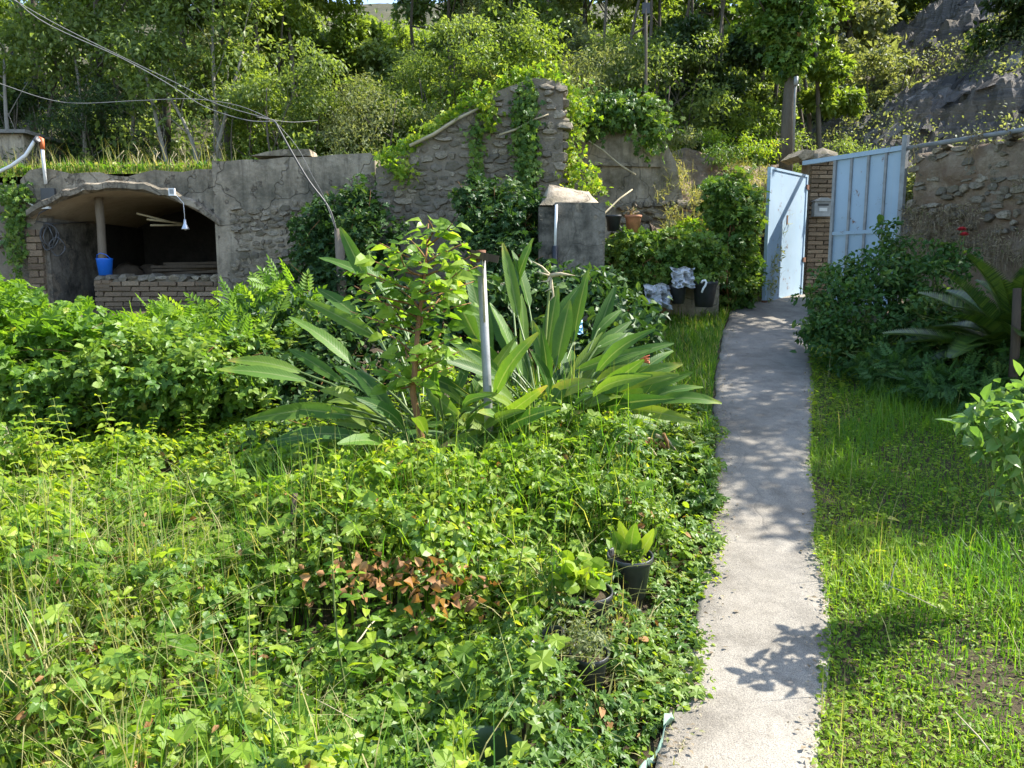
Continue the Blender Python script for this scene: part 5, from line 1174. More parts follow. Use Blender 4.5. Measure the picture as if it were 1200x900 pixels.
bush('shrub', 'shadowed leafy shrub between the cement tank and the paddle leaves', 'bush', [(665, 345, 7.6, .5, .4, .3), (720, 365, 7.2, .45, .4, .25), (620, 350, 7.6, .5, .4, .35), (570, 370, 7.4, .5, .4, .4), (690, 390, 6.8, .5, .35, .25), (740, 400, 6.4, .3, .3, .2), (510, 370, 7.4, .5, .4, .4)], 5200, .10, 'ivy_dark', r, OVAL, 'stem', sr=.01, sig=.2)
bush('ivy_bush', 'low rounded ivy mound at the path edge under the leaning paddle leaves', 'bush', [(770, 550, 4.75, .28, .25, .14), (810, 545, 4.85, .2, .22, .13), (730, 560, 4.6, .3, .22, .14), (820, 580, 4.5, .12, .2, .08), (690, 570, 4.5, .3, .22, .14)], 3600, .06, 'ivy', r, IVY, 'stem', sr=.006, sig=.2, up=1.0)
# roses, cycad and the rest on the far side of the path
def rose(name, label, bl, n, size, seed, mat='rose', base=None, blooms=(), sr=.012, cat='rose bush'):
    rr = np.random.default_rng(seed)
    t = bush(name, label, cat, bl, int(n * .8), size, mat, rr, OVAL, 'stem_green', base=base, sr=sr, sig=.16 if 'edge' not in label else .24, up=.7, ns=1 if 'edge' in label else 3, shell=.3, clump=20)
    for px, py, Yd in blooms:
        p = W(px, py, Yd); pe = []
        mb = MB(); mb.tube([p - Vector((.04, 0, .45)), p - Vector((.01, 0, .2)), p], .005, 5); fo = mb.part('flower_stem', M['stem_green'], t)
        N_ = 26; a = np.arange(N_) * 2.4; q = np.sqrt(np.arange(N_) / N_)
        P = np.array(p) + np.c_[np.cos(a) * q * .018, np.sin(a) * q * .018, .01 * (1 - q)]
        D = np.c_[np.cos(a) * q, np.sin(a) * q, 1.1 - q]; Nn = np.c_[-np.cos(a), -np.sin(a), q]
        V, F, T = leaves(P, Nn, D, .04 * (.7 + .4 * q), ROUND, None, rr)
        link('flower', np_mesh('flower', V - np.array(wbase(fo)), F, False, T), M['red'], fo)
    return t
rose('rose_bush', 'leafy dark rose bush overhanging the path near the gate', [(985, 330, 8.0, .38, .4, .3), (1010, 370, 7.6, .45, .4, .32), (965, 385, 7.7, .32, .35, .28), (1030, 320, 8.0, .35, .4, .28), (1000, 415, 7.3, .45, .35, .25), (1050, 400, 7.4, .4, .35, .3), (960, 350, 8.0, .22, .3, .22)], 6200, .06, 21)
rose('rose_bush', 'tall loose rose shoots in front of the pale blue panels', [(1040, 268, 8.2, .14, .15, .12), (1052, 290, 8.2, .2, .2, .16), (1045, 325, 8.1, .25, .25, .2), (1060, 350, 8.0, .3, .3, .25)], 1200, .065, 22)
rose('rose_bush', 'rose bush with a single red bloom against the rubble wall', [(1095, 300, 8.0, .3, .3, .2), (1120, 310, 7.9, .25, .3, .2), (1085, 330, 7.8, .3, .3, .22), (1075, 375, 7.5, .4, .35, .28), (1110, 360, 7.5, .35, .3, .25), (1100, 410, 7.2, .4, .3, .22)], 4300, .06, 23, blooms=((1127, 270, 7.9), (1130, 276, 7.85)))

rose('rose_bush', 'sunlit young rose shoot with pale leaves at the edge of the lawn', [(1186, 508, 3.2, .12, .12, .07), (1172, 530, 3.2, .10, .12, .05), (1192, 460, 3.4, .10, .1, .08), (1170, 480, 3.35, .08, .1, .04), (1200, 545, 3.4, .12, .12, .1), (1210, 500, 3.4, .14, .12, .12), (1190, 585, 3.4, .07, .1, .08), (1162, 496, 3.12, .13, .12, .10)], 620, .072, 24, 'roselit', base=(2.66, 3.42, float(gz(2.66, 3.42))), sr=.006)
# cycad
cb = G(1185, 470); cb = Vector((cb.x, cb.y, float(gz(cb.x, cb.y))))
cy = thing('cycad', 'dark sago palm with stiff arching fronds against the boundary wall', 'palm', tuple(cb))
mb = MB(); mb.lathe(cb, [(.0, -.1), (.13, -.1), (.16, .1), (.14, .3), (.08, .38), (0, .4)], 12); mb.part('trunk', M['bark'], cy)
def frond_mesh(L, droop, seed):
    rr = np.random.default_rng(seed); k = 50; mb = MB(); V = []; F = []; TT = []
    def c(t): return Vector((0, L * (t - .12 * droop * t * t), L * (.35 * t - droop * t * t * .75)))
    for i in range(k):
        t = .08 + .92 * i / (k - 1); p = c(t); d = (c(min(t + .02, 1.02)) - c(t - .02)).normalized()
        ll = .17 * math.sin(math.pi * min(1, .12 + t * .86)) ** .7 + .02
        for s in (-1, 1):
            e = p + Vector((s * .88, 0, .32)) * ll + d * ll * .45; wv = d * .0085; n = len(V)
            V += [p - wv, p + wv, p.lerp(e, .6) + wv, e, p.lerp(e, .6) - wv]; F += [(n, n + 1, n + 2), (n, n + 2, n + 4), (n + 4, n + 2, n + 3)]; TT += [rr.random()] * 5
    pr = [c(t) for t in np.linspace(0, 1, 7)]; n = len(V); 
    for q in pr: V += [q + Vector((-.008, 0, 0)), q + Vector((0, 0, .01)), q + Vector((.008, 0, 0))]; TT += [.9] * 3
    for i in range(6):
        for s in (0, 1): F += [(n + 3 * i + s, n + 3 * i + s + 1, n + 3 * i + s + 4), (n + 3 * i + s, n + 3 * i + s + 4, n + 3 * i + s + 3)]
    return np_mesh('frond', np.array([tuple(v) for v in V]), np.array(F), False, np.array(TT))
fm = [frond_mesh(1.12 - .08 * k, .3 + .16 * k, k) for k in range(5)]
for me in fm: me.materials.append(M['cycad'])
for k in range(52):
    el = R(random.uniform(0, 58)) if k > 9 else R(random.uniform(55, 82))
    link('frond', fm[k % 5], None, cy, (0, 0, .36), (el, random.uniform(-.2, .2), k * 2.4 + random.uniform(-.2, .2)), [random.uniform(.8, 1.08)] * 3)
bush('fern', 'shaded low ferny weeds at the foot of the cycad', 'fern', [(1090, 440, 6.6, .5, .4, .16), (1150, 455, 6.2, .5, .4, .14), (1195, 440, 6.3, .4, .4, .2), (1050, 430, 6.9, .4, .3, .16)], 1500, .14, 'rose', np.random.default_rng(66), PIN, 'stem_green', sr=.005)
a = W(1186, 470, 6.0); a.z = float(gz(a.x, a.y)); mb = MB(); mb.tube([a, W(1190, 400, 6.05), W(1192, 338, 6.1)], [.035, .034, .03], 8)
mb.top('stake', M['wood_dark'], 'dark wooden stake standing among the cycad fronds', 'stake', tuple(a))
# trees beyond the picture's edge that shade the lawn: they stand behind the boundary wall
ox, oy = 8.3, 8.6; oz = float(gz(ox, oy))
ov = [(6.4, 6.5, 5.0, .9, .9, .5), (6.6, 7.8, 5.5, 1.0, .9, .55), (6.9, 9.2, 6.0, 1.0, .9, .6), (7.3, 10.6, 6.5, 1.0, .9, .6), (7.7, 6.9, 5.0, .9, .8, .5), (8.3, 8.2, 5.6, 1.0, 1.0, .6), (8.0, 9.6, 6.1, .9, .9, .6), (5.9, 5.5, 4.4, .55, .55, .4), (7.2, 5.7, 4.6, .7, .7, .45), (8.6, 6.2, 4.6, .8, .8, .5)]
tree('broadleaf_tree', 'tall tree leaning over the boundary wall and shading path and lawn', (ox, oy, oz), 6.0, [(a - ox, b - oy, c - oz, d, e, f) for a, b, c, d, e, f in ov], 26000, .11, 'tree_dark', .11, seed=90, limbs=10, sig=.22, group='trees at the boundary wall')
tree('broadleaf_tree', 'small round tree shading the cycad', (6.3, 5.3, float(gz(6.3, 5.3))), 3.6, [(0, 0, 2.7, .75, .8, .6), (-.5, .4, 2.4, .6, .6, .5), (.3, -.5, 2.5, .5, .5, .5)], 5000, .11, 'tree_dark', .07, seed=91, group='trees at the boundary wall')

# ------------------------------------------------------------------ pots
def pot(name, label, px, py, Yd, rad, h, mat, group='pots along the path', dbl=True, tilt=0, soil=True):
    c = W(px, py, Yd)                          # centre of the rim
    t = thing(name, label, 'pot', (c.x, c.y, c.z - h), group)
    ax = Vector((0, 0, 1)).rotation_difference(Vector((math.sin(tilt), -.06, math.cos(tilt))))
    mb = MB(); mb.lathe((c.x, c.y, c.z - h), [(0, 0), (rad * .72, 0), (rad * .93, h * .84), (rad * .95, h * .85), (rad * 1.02, h * .86), (rad * 1.03, h * .99), (rad * 1.0, h), (rad * .94, h * .985), (rad * .9, h * .8), (rad * .7, .05)], 22, ax)
    mb.part('pot_body', M[mat], t)
    if soil: MB().lathe((c.x, c.y, c.z - h), [(rad * .9, h * .84), (rad * .5, h * .87), (0, h * .88)], 16, ax).part('soil', M['soil'], t)
    return t, c
def pot_plant(label, c, rad, n, size, mat, tm, seed, hgt=.12, cat='plant'):
    rr = np.random.default_rng(seed); t = thing('potted_plant', label, cat, (c.x, c.y, c.z - .03), 'plants growing in the pots')
    mb = MB(); 
    for k in range(5): stem_mb(mb, c - Vector((0, 0, .04)), c + Vector((random.uniform(-.6, .6) * rad, random.uniform(-.6, .6) * rad, hgt)), .004, .002, 4)
    mb.part('stems', M['stem_green'], t)
    leaf_obj('foliage', blobs([(c.x, c.y, c.z + hgt * .4, rad * .9, rad * .9, hgt * .7)], n, size, tm, rr, 14, .3, 1.0, .1), M[mat], t)
    return t
_, c = pot('flowerpot', 'black plastic pot holding a rosette with broad strap leaves', 738, 648, 3.42, .105, .20, 'blackplastic')
t = thing('rosette_plant', 'broad leaved green rosette growing in the black pot nearest the mound', 'plant', (c.x, c.y, c.z - .03), 'plants growing in the pots')
for k in range(11):
    a_ = k * 2.4; L = .11 + .05 * (k % 3); d = Vector((math.cos(a_), math.sin(a_), 0))
    strap_leaf(t, c + d * .012 - Vector((0, 0, .03)), c + d * L * (.35 + .04 * k) + Vector((0, 0, L * (1.0 - .06 * k))), .065, None, .55 + .2 * (k % 2), arch_=-.12, fold=.2)
pot_plant('tiny pale seedlings along the rim of the rosette pot', c + Vector((.03, -.05, 0)), .06, 90, .022, 'weed', OVAL, 5, .03)
_, c = pot('flowerpot', 'dark plastic pot half hidden by soft leaves below the rosette pot', 690, 690, 3.12, .10, .19, 'blackplastic')
pot_plant('soft rounded green plant filling the half hidden pot', c + Vector((-.02, -.01, .01)), .10, 150, .055, 'weed', ROUND, 6, .09)
_, c = pot('flowerpot', 'small tipped black pot deep in the weeds', 660, 742, 2.82, .075, .14, 'blackplastic', tilt=-.5)
_, c = pot('flowerpot', 'black pot standing behind fine grey herbs', 690, 762, 2.74, .075, .15, 'blackplastic')
pot_plant('fine grey green herb with tiny leaves', c + Vector((.0, -.02, .02)), .14, 520, .024, 'tree_pale', DIA, 7, .16, 'herb')
_, c = pot('flowerpot', 'large open green plastic tub at the bottom of the weeds', 565, 880, 2.2, .14, .26, 'greenplastic', soil=False)
pot_plant('yellow weeds growing out of the green tub', c + Vector((-.08, 0, 0)), .10, 160, .035, 'weed', OVAL, 9, .10, 'weed')
# pots on and below the ivy wall
p_, c = pot('flowerpot', 'old terracotta pot on top of the ivy wall', 742, 252, 9.8, .105, .22, 'terracotta', 'pots at the ivy wall')
pot_plant('dry grey plant in the terracotta pot', c, .09, 60, .05, 'dryleaf', OVAL, 11, .09)
p_, c = pot('flowerpot', 'dark weathered pot beside the terracotta one', 719, 252, 9.8, .10, .2, 'blackplastic', 'pots at the ivy wall')
p_, c = pot('flowerpot', 'big dark pot with a white hook mark on its side', 826, 329, 9.35, .15, .31, 'blackplastic', 'pots at the ivy wall')
pot_plant('green and rusty leaves in the big marked pot', c, .15, 220, .06, 'ivy', OVAL, 12, .12)
mb = MB(); q = W(825, 333, 9.17); mb.tube([q + Vector((-.03, 0, .015)), q + Vector((-.02, -.01, .04)), q + Vector((.01, -.01, .045)), q + Vector((.025, -.01, .02)), q + Vector((.015, 0, -.02)), q + Vector((-.005, .008, -.05)), q + Vector((-.02, .012, -.10))], .013, 6); mb.part('white_mark', M['white'], p_)
p_, c = pot('flowerpot', 'black nursery pot between the white film and the marked pot', 795, 334, 9.35, .10, .22, 'blackplastic', 'pots at the ivy wall')
for k, (px, py, Yd, s, lab) in enumerate(((770, 347, 9.3, .16, 'crumpled white plastic film lying in front of the ivy wall'), (800, 325, 9.25, .13, 'white plastic bag draped over the black nursery pot'), (674, 383, 6.3, .06, 'pale blue scrap of plastic caught behind the paddle leaves'), (740, 424, 5.5, .05, 'white and dark scrap of packaging among the paddle leaves'))):
    c = W(px, py, Yd); nu = 14; V = np.zeros((nu, nu, 3)); u, v = np.meshgrid(np.linspace(-1, 1, nu), np.linspace(-1, 1, nu), indexing='ij')
    V[..., 0] = c.x + u * s * (1 + .2 * (fbm(u * 2 + k * 5, v * 2, 3) - .5)); V[..., 2] = c.z + v * s * .9 + .1 * s * np.sin(u * 5 + k); V[..., 1] = c.y + s * 1.1 * (np.abs(fbm(u * 2 + k * 9, v * 2 + 4, 4, k) - .5) * 4 - .6) + .4 * s * v
    o = link('plastic_sheet', grid_mesh('plastic_sheet', V - np.array(c), nu, nu, False), M['whiteplastic'] if k != 2 else mat_plain('light_blue_film', (.35, .6, .8), .4)); o.location = c; tag(o, lab, 'plastic')

# ------------------------------------------------------------------ ground cover
def garden_pts(n, x0, x1, y0, y1, r, power=1.0):
    y = y0 + (y1 - y0) * r.random(n) ** power; x = x0 + (x1 - x0) * r.random(n); return x, y
def canopy(x, y):
    d = pathL(y) + .02 - x                     # metres from the path edge
    h = .05 + .27 * sst(.0, .55, d) * (.15 + 1.5 * fbm(x * 1.1, y * 1.1, 3, 31)) + (.20 * (fbm(x * 3.4, y * 3.4, 3, 33) - .42) + .12 * (fbm(x * 8, y * 8, 2, 34) - .45)) * sst(0, .3, d)
    gp = fbm(x * 1.9 + 3, y * 1.9, 3, 77); h = (h + .16 * sst(.52, .66, gp) * sst(.2, .7, d)) * (.4 + .6 * sst(.37, .47, gp)); h = h * (1 - .7 * sst(4.6, 5.3, y) * sst(-.6, -1.2, x)); return np.maximum(h, .03)
POTS = [W(738, 648, 3.42), W(690, 690, 3.12), W(660, 742, 2.82), W(690, 762, 2.74), W(565, 880, 2.2)]
def keep_pots(x, y):
    k = np.ones(len(x), bool)
    for p in POTS:                             # leave the mouth of each pot and what one sees of its front clear
        k &= np.hypot(x - p.x, y - p.y) > .12
    return k
def cover(name, label, n, size, tmpl, mat, mask, seed, box=(-5.5, 1.6, 1.3, 6.4), power=1.35, hs=1.0, tilt=.62, under=.6, edge=.03, path_over=0., down=.1):
    rr = np.random.default_rng(seed); x, y = garden_pts(n, box[0], box[1], box[2], box[3], rr, power)
    d = pathL(y) - x + path_over * (fbm(y * 3, x * 0 + 5, 3, 12) - .35)
    m = (d > edge) & (rr.random(n) < mask(x, y, d)) & keep_pots(x, y)
    x, y = x[m], y[m]; n = len(x); H = canopy(x, y) * hs; e = .03
    gx_ = (canopy(x + e, y) - canopy(x - e, y)) / (2 * e); gy_ = (canopy(x, y + e) - canopy(x, y - e)) / (2 * e)
    z = gz(x, y) + H * (1 - under * rr.random(n) ** 2)
    N = nrm(np.c_[-gx_ * .6, -gy_ * .6 - .12, np.ones(n)]) + rr.normal(size=(n, 3)) * tilt
    a = rr.random(n) * 6.28; D = np.c_[np.cos(a), np.sin(a) - .25, -down - .3 * rr.random(n)]
    ti = np.clip(.55 * vn(x * 2.2, y * 2.2, seed) + .5 * rr.random(n), 0, 1)
    V = leaf_obj(name, leaves(np.c_[x, y, z], nrm(N), D, size * (.5 + .8 * rr.random(n)), tmpl, ti), M[mat], None, 'stuff'); V['label'] = label
def nz(x, y, s, k): return fbm(x * s, y * s, 3, k)
cover('ivy_cover', 'ivy carpet spreading along the edge of the path', 44000, .05, IVY, 'ivy', lambda x, y, d: (1 - sst(.35, 1.5, d)) * .9 + .12, 1, (-2.5, 1.6, 1.3, 6.3), path_over=.34, tilt=.5)
cover('bramble_cover', 'bramble leaves in groups of three through the weeds', 34000, .07, TRI, 'bramble', lambda x, y, d: sst(.4, .62, nz(x, y, .9, 3)) * sst(.3, 1.0, d) * .8 + .05, 2, tilt=.45)
cover('weed_cover', 'bright broad leaved weeds covering the garden bed', 110000, .042, OVAL, 'weed', lambda x, y, d: (1 - sst(.42, .62, nz(x, y, .9, 3)) * .7) * sst(.25, .9, d) * .9 + .08, 3, tilt=.55)
cover('nettle_cover', 'pointed light green nettle leaves among the weeds', 60000, .052, T_oval(.6, .12, .25), 'weed', lambda x, y, d: sst(.45, .65, nz(x, y, .7, 9)) * sst(.3, 1.2, d), 4, hs=1.12, tilt=.5)
cover('round_leaf_cover', 'round pale leaves dotted over the weeds', 9000, .062, ROUND, 'sapling', lambda x, y, d: sst(.46, .6, nz(x, y, 1.1, 14)) * .8, 5, hs=1.05, tilt=.4)
cover('small_leaf_cover', 'small leaved creeping plants at the lip of the path', 26000, .026, OVAL, 'weed', lambda x, y, d: (1 - sst(.1, .6, d)) * .9 + .15, 6, (-2.5, 1.6, 1.3, 6.3), path_over=.34, edge=-.03, tilt=.5)
r9 = np.random.default_rng(31)                  # broad mallow-like leaves on long stalks between the weeds
bx, by = garden_pts(420, -4.2, .9, 1.7, 5.0, r9, 1.2); k_ = (pathL(by) - bx) > .3; bx, by = bx[k_], by[k_]; n_b = len(bx)
hb_ = canopy(bx, by) + .03 + .05 * r9.random(n_b)
leaf_obj('broad_leaves', leaves(np.c_[bx, by, gz(bx, by) + hb_], nrm(np.c_[r9.normal(size=(n_b, 2)) * .35, np.ones(n_b)]), np.c_[r9.normal(size=(n_b, 2)), np.full(n_b, -.25)], .10 * (.6 + .6 * r9.random(n_b)), GRAPE, r9.random(n_b)), M['sapling'], None, 'stuff')['label'] = 'broad lobed leaves scattered above the weeds'
cover('dead_leaf_litter', 'brown dead leaves lying in the weeds', 6500, .045, OVAL, 'deadleaf', lambda x, y, d: .15 + .85 * sst(.5, .62, nz(x, y, 1.4, 18)), 7, hs=.95, tilt=.6)
rr = np.random.default_rng(19); x, y = garden_pts(520, -5, 1.2, 1.5, 6.0, rr, 1.3); d = pathL(y) - x; m = (d > .35) & keep_pots(x, y) & (rr.random(520) < .25 + .75 * sst(.42, .6, nz(x, y, .8, 44))); x, y = x[m], y[m]; n = len(x)
hh = .28 + .34 * rr.random(n); b0 = np.c_[x, y, gz(x, y)]; lean = rr.normal(size=(n, 2)) * .10; L_ = []
mb = MB(); PP = []; DD = []; SS = []
for i in range(n):
    e = Vector((b0[i, 0] + lean[i, 0], b0[i, 1] + lean[i, 1], b0[i, 2] + hh[i])); q = Vector(b0[i]); mb.tube([q, q.lerp(e, .5) + Vector((.01, 0, .01)), e], [.004, .003, .002], 3, False)
    for k in range(9):
        f = .3 + .7 * k / 8; c = q.lerp(e, f)
        for s_ in (0, math.pi):
            a = k * 1.57 + i + s_; PP.append(c); DD.append((math.cos(a), math.sin(a), .25 - .5 * (1 - f))); SS.append(.085 * (1.25 - .75 * f) * (.8 + .4 * rr.random()))
mb.part('nettle_stems', M['stem_green'], None)['kind'] = 'stuff'
leaf_obj('nettles', leaves(np.array(PP), nrm(np.c_[rr.normal(size=(len(PP), 2)) * .3, np.ones(len(PP))]), np.array(DD), np.array(SS), T_oval(.58, .1, .3), np.clip(.3 + .6 * rr.random(len(PP)), 0, 1)), M['weed'], None, 'stuff')['label'] = 'upright leafy nettle stalks rising through the weeds'
rr = np.random.default_rng(9)
x, y = garden_pts(46000, -5.5, 1.4, 1.25, 6.2, rr, 1.3); d = pathL(y) - x
m = (rr.random(len(x)) < (.12 + .9 * sst(.48, .66, nz(x, y, .8, 22)) + .9 * sst(-1.2, -2.4, x) * sst(3.3, 1.6, y)) * sst(.1, .5, d)) & keep_pots(x, y)
x, y = x[m], y[m]; P = np.c_[x, y, gz(x, y)]
leaf_obj('tall_grass', blades(P, canopy(x, y) * (.8 + 1.0 * rr.random(len(x))), .009, rr, .4), M['grass'], None, 'stuff')['label'] = 'tall grass blades growing up through the weeds'
x, y = garden_pts(14000, -4.2, .6, 1.25, 4.5, rr, 1.2); m = rr.random(len(x)) < (.06 + sst(-1.25, -1.6, x) * sst(3.2, 2.6, y) * 1.0 + .5 * sst(.56, .66, nz(x, y, 1.3, 27)))
x, y = x[m], y[m]; P = np.c_[x, y, gz(x, y) + canopy(x, y) * .3]
leaf_obj('dry_grass', blades(P, canopy(x, y) * (.7 + .9 * rr.random(len(x))), .007, rr, .7), M['drygrass'], None, 'stuff')['label'] = 'straw coloured grass tuft in the corner of the weeds'
# grass left of the path by the ivy wall, and the lawn across the path
x, y = garden_pts(30000, .2, 4.0, 5.6, 10.6, rr, 1.0); d = pathL(y) - x; m = (d > .02) & (d < 2.0) & (x < pathL(y))
x, y = x[m], y[m]; P = np.c_[x, y, gz(x, y)]
leaf_obj('grass', blades(P, .07 + .14 * rr.random(len(x)) * (.4 + vn(x * 2, y * 2, 5)), .011, rr, .45), M['grass'], None, 'stuff')['label'] = 'sunlit grass between the path and the ivy wall'
def lawn(n, seed, x1=5.6):
    rr = np.random.default_rng(seed); y = 1.2 + 8.6 * rr.random(n) ** 1.35; x = pathR(y) + (x1 - .6) * rr.random(n) ** 1.15 - .01
    m = (x < 5.2 + (9 - y) * .5) & (y < 10.5); x, y = x[m], y[m]
    bare = np.maximum(sst(.56, .68, fbm(x * .9, y * .9, 3, 37)) * .7, sst(.42, .1, np.hypot(x - 1.95, (y - 2.85) * .8)) * .8); k = rr.random(len(x)) > bare * .85
    return x[k], y[k], rr
x, y, rr = lawn(130000, 11); e_ = sst(0, .25, x - pathR(y))
P = np.c_[x, y, gz(x, y)]; hh = (.02 + .05 * rr.random(len(x)) + .12 * rr.random(len(x)) ** 3) * (.5 + 1.0 * sst(.38, .66, fbm(x * 1.5, y * 1.5, 3, 16))) * (.6 + .4 * e_)
leaf_obj('lawn_grass', blades(P, hh, .006, rr, .5, tint=np.clip(.6 * vn(x * 1.5, y * 1.5, 7) + .4 * rr.random(len(x)), 0, 1)), M['grass'], None, 'stuff')['label'] = 'rough green lawn along the side of the path'
x, y, rr = lawn(140000, 12); x = x - .05 * (fbm(y * 4, x * 0, 3, 6) - .3) * (x - pathR(y) < .1)
P = np.c_[x, y, gz(x, y) + .012 + .11 * rr.random(len(x)) * fbm(x * 2.3, y * 2.3, 3, 9) ** 1.5]
leaf_obj('clover', leaves(P, nrm(np.c_[rr.normal(size=(len(x), 2)) * .45, np.ones(len(x))]), rdir(len(x), rr) * np.array([1, 1, .2]), .034 * (.25 + rr.random(len(x)) ** 2), OVAL4, np.clip(.6 * vn(x * 1.5, y * 1.5, 17) + .4 * rr.random(len(x)), 0, 1)), M['weed'], None, 'stuff')['label'] = 'clover and small weeds mixed through the lawn'
x, y, rr = lawn(1500, 21); k = rr.random(len(x)) < sst(.5, .6, fbm(x * 1.8, y * 1.8, 3, 23)); x, y = x[k], y[k]; n = len(x)
leaf_obj('lawn_weeds', leaves(np.c_[x, y, gz(x, y) + .03 + .05 * rr.random(n)], nrm(np.c_[rr.normal(size=(n, 2)) * .4, np.ones(n)]), rdir(n, rr) * np.array([1, 1, .2]), .065 * (.5 + rr.random(n)), OVAL), M['weed'], None, 'stuff')['label'] = 'broad leaved weeds in clumps on the lawn'
x, y, rr = lawn(500, 13); P = np.c_[x, y, gz(x, y) + .02]
leaf_obj('lawn_seed_stalks', blades(P, .16 + .2 * rr.random(len(x)), .005, rr, .35), M['drygrass'], None, 'stuff')['label'] = 'thin dry seed stalks standing in the lawn'
# litter and small stones along the path
rr = np.random.default_rng(14); n = 1500; y = 1.6 + 8 * rr.random(n) ** 1.3; sd = rr.random(n) < .65
q = np.abs(rr.normal(size=n)) * .07; x = np.where(sd, pathL(y) + .02 + q, pathR(y) - .01 - q * .6)
P = np.c_[x, y, gs(y) + .056]
leaf_obj('path_litter', leaves(P, nrm(np.c_[rr.normal(size=(n, 2)) * .25, np.ones(n)]), rdir(n, rr) * np.array([1, 1, .1]), .03 * (.15 + rr.random(n) ** 2), OVAL4), M['dryleaf'], None, 'stuff')['label'] = 'dry leaf litter scattered along the path edges'

# ------------------------------------------------------------------ single plants and odds and ends in the weeds
def stalk_plant(label, px, py, Yd, h, n, size, mat, tmpl, seed, name='tall_weed', stemmat='stem_green', lean=(0, 0)):
    rr = np.random.default_rng(seed); b = W(px, py, Yd); b.z = float(gz(b.x, b.y)); t = thing(name, label, 'weed', tuple(b), 'tall weeds in the bed')
    mb = MB(); e = b + Vector((lean[0], lean[1], h)); pts = stem_mb(mb, b, e, .006, .002, 5, .03, 6); mb.part('stem', M[stemmat], t)
    f = .25 + .75 * rr.random(n); P = np.array(b)[None] * (1 - f[:, None]) + np.array(e)[None] * f[:, None]; a = np.arange(n) * 2.4
    D = np.c_[np.cos(a), np.sin(a), .15 + 0 * a]
    leaf_obj('foliage', leaves(P, nrm(np.c_[rr.normal(size=(n, 2)) * .3, np.ones(n)]), D, size * (1.25 - .7 * f), tmpl), M[mat], t)
for k, (px, py, Yd, h, lab) in enumerate(((412, 800, 2.7, .72, 'tall thin weed with sparse leaves in the middle of the bed'), (478, 640, 3.6, .6, 'upright weed growing near the brown dead leaves'), (190, 700, 3.3, .62, 'tall weed standing clear of the bramble bank'), (590, 720, 3.1, .55, 'leafy upright weed close to the pots'), (60, 760, 2.9, .6, 'tall weed beside the straw coloured grass'), (640, 640, 3.6, .5, 'fine leaved tall weed below the paddle leaves'), (300, 820, 2.6, .5, 'short leafy weed in the sunny front of the bed'))):
    stalk_plant(lab, px, py, Yd, h, 34, .075, ['weed', 'bramble', 'sapling'][k % 3], LANCE if k % 2 else OVAL, 600 + k, lean=(random.uniform(-.1, .1), 0))
for a, e, rr_, mt, lab in (((348, 720, 3.45), (346, 578, 3.6), .016, 'wood_dark', 'dark upright stick standing in the weeds'), ((333, 700, 3.55), (331, 622, 3.6), .013, 'wood', 'short pale broken stick beside the dark one'), ((311, 690, 3.6), (310, 608, 3.65), .016, 'rust', 'twisted rusty iron bar in the weeds'),
                     ((1038, 685, 2.95), (1098, 712, 2.75), .0018, 'dry', 'bent pale wire lying on the lawn'), ((1040, 690, 2.95), (1052, 655, 3.05), .0018, 'dry', 'short wire end sticking up from the lawn'), ((410, 762, 2.8), (445, 722, 3.0), .003, 'dry', 'fallen pale twig in the middle of the weeds'), ((330, 800, 2.75), (418, 845, 2.45), .002, 'dry', 'long curved straw lying on the weeds'), ((1160, 880, 2.2), (1120, 835, 2.4), .0025, 'dry', 'bleached stalk lying on the lawn near the bare patch')):
    p0, p1 = W(*a), W(*e)
    if mt in ('wood_dark', 'wood', 'rust'): p0.z = float(gz(p0.x, p0.y)) - .03
    else:
        for p in (p0, p1): p.z = max(p.z, float(gz(p.x, p.y)) + .04)
    mb = MB(); mb.tube([p0, p0.lerp(p1, .33) + Vector((rr_, 0, rr_)), p0.lerp(p1, .66) + Vector((-rr_, 0, rr_ * 2)), p1], [rr_, rr_ * 1.1, rr_ * .9, rr_ * .8], 7)
    mb.top('stick' if mt != 'rust' else 'iron_bar', M[mt], lab, 'stick' if mt != 'rust' else 'iron bar', tuple(p0))
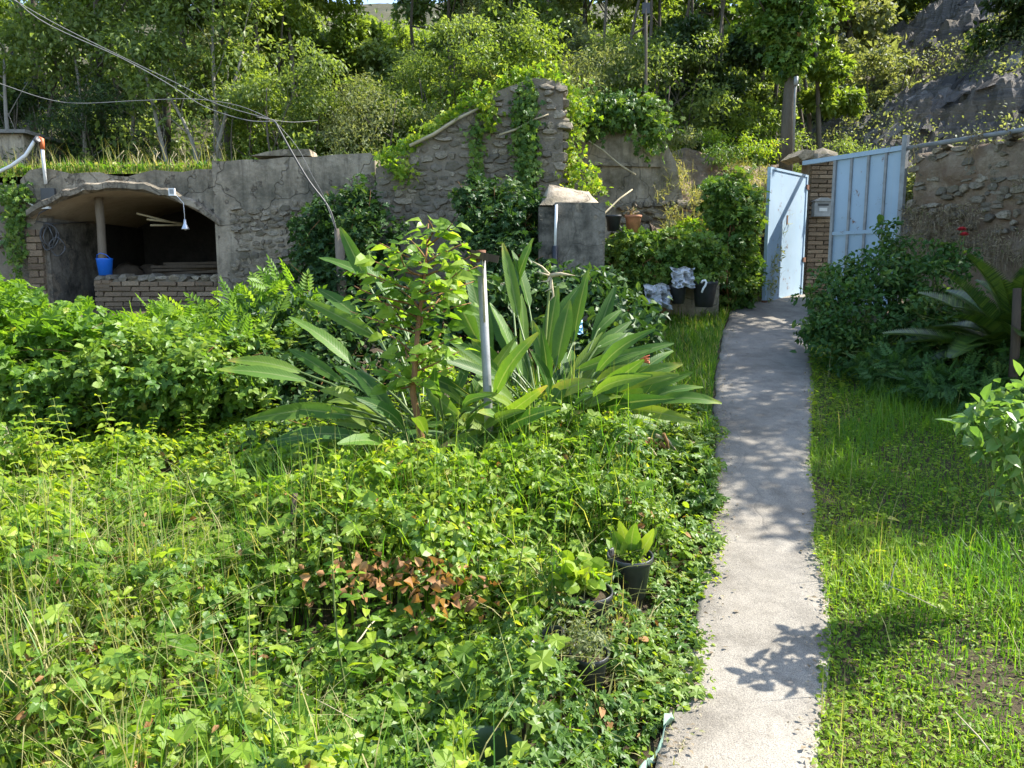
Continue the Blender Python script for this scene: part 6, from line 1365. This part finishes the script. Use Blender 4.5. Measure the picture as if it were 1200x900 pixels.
# heap of curled brown leaves and the faded scraps
for k, (px, py, Yd, n, s, lab) in enumerate(((470, 680, 3.15, 130, .13, 'heap of curled brown dead leaves in the weeds'), (565, 578, 4.1, 16, .12, 'few large russet leaves under the sapling'), (545, 705, 3.0, 22, .1, 'scatter of russet leaves beside the fallen twig'), (640, 250, 10, 0, 0, ''))):
    if not n: continue
    c = W(px, py, Yd); r3 = np.random.default_rng(700 + k)
    t = thing('dead_leaves', lab, 'dead leaves', tuple(c), 'dead leaves lying in the bed')
    for i in range(n):
        o = link('leaf', dl_me[i % 4] if i or k else None, None, t) if 'dl_me' in globals() else None
        if o is None:
            dl_me = []
            for q in range(4):
                V, F, T = leaves(np.zeros((1, 3)), np.array([[0, 0, 1.]]), np.array([[0, 1., 0]]), np.array([1.]), T_oval(.7, .28 + .05 * q, .5 - .2 * q), np.array([.2 + .2 * q])); me = np_mesh('leaf', V, F, True, T); me.materials.append(M['deadleaf']); dl_me.append(me)
            o = link('leaf', dl_me[0], None, t)
        o.location = (r3.normal() * s * 1.2, r3.normal() * s * .9, r3.random() * .10 - .03); o.rotation_euler = (r3.normal() * 1.1, r3.normal() * 1.1, r3.random() * 6.3); sc = .042 * (.5 + r3.random()); o.scale = (sc, sc, sc)
# strip of pale net along the path edge
pts = [W(792, 725, 2.62), W(778, 760, 2.5), W(762, 795, 2.38), W(748, 830, 2.26), (W(735, 870, 2.15)), W(725, 905, 2.06)]
nu = 30; P = np.zeros((nu, 4, 3))
for i in range(nu):
    f = i / (nu - 1) * (len(pts) - 1); j = min(int(f), len(pts) - 2); c = pts[j].lerp(pts[j + 1], f - j)
    c.z = float(gz(c.x, c.y)) + .85 * float(canopy(np.array([c.x]), np.array([c.y]))[0]) + .03 * math.sin(i * .55)
    for q in range(4): P[i, q] = (c.x + (q - 1.5) * .014 * (1 + .6 * math.sin(i * .9)) * .5, c.y + .006 * math.sin(i * 1.3 + q), c.z + .018 * math.sin(i * .8 + q * 1.6))
o = link('net_strip', grid_mesh('net_strip', P - np.array(pts[0]), nu, 4, True), M['teal']); o.location = pts[0]; tag(o, 'faded pale green strip of netting lying along the ivy edge', 'netting')
c = W(2, 565, 5.0); c.z = float(gz(c.x, c.y)); o = link('stone', stone_me[2], M['slab'].copy()); o.data = o.data.copy(); o.data.materials.clear(); o.data.materials.append(M['stone']); o.location = c + Vector((-.12, 0, .15)); o.scale = (.3, .25, .4); tag(o, 'pale upright stone at the edge of the bramble bank', 'stone')
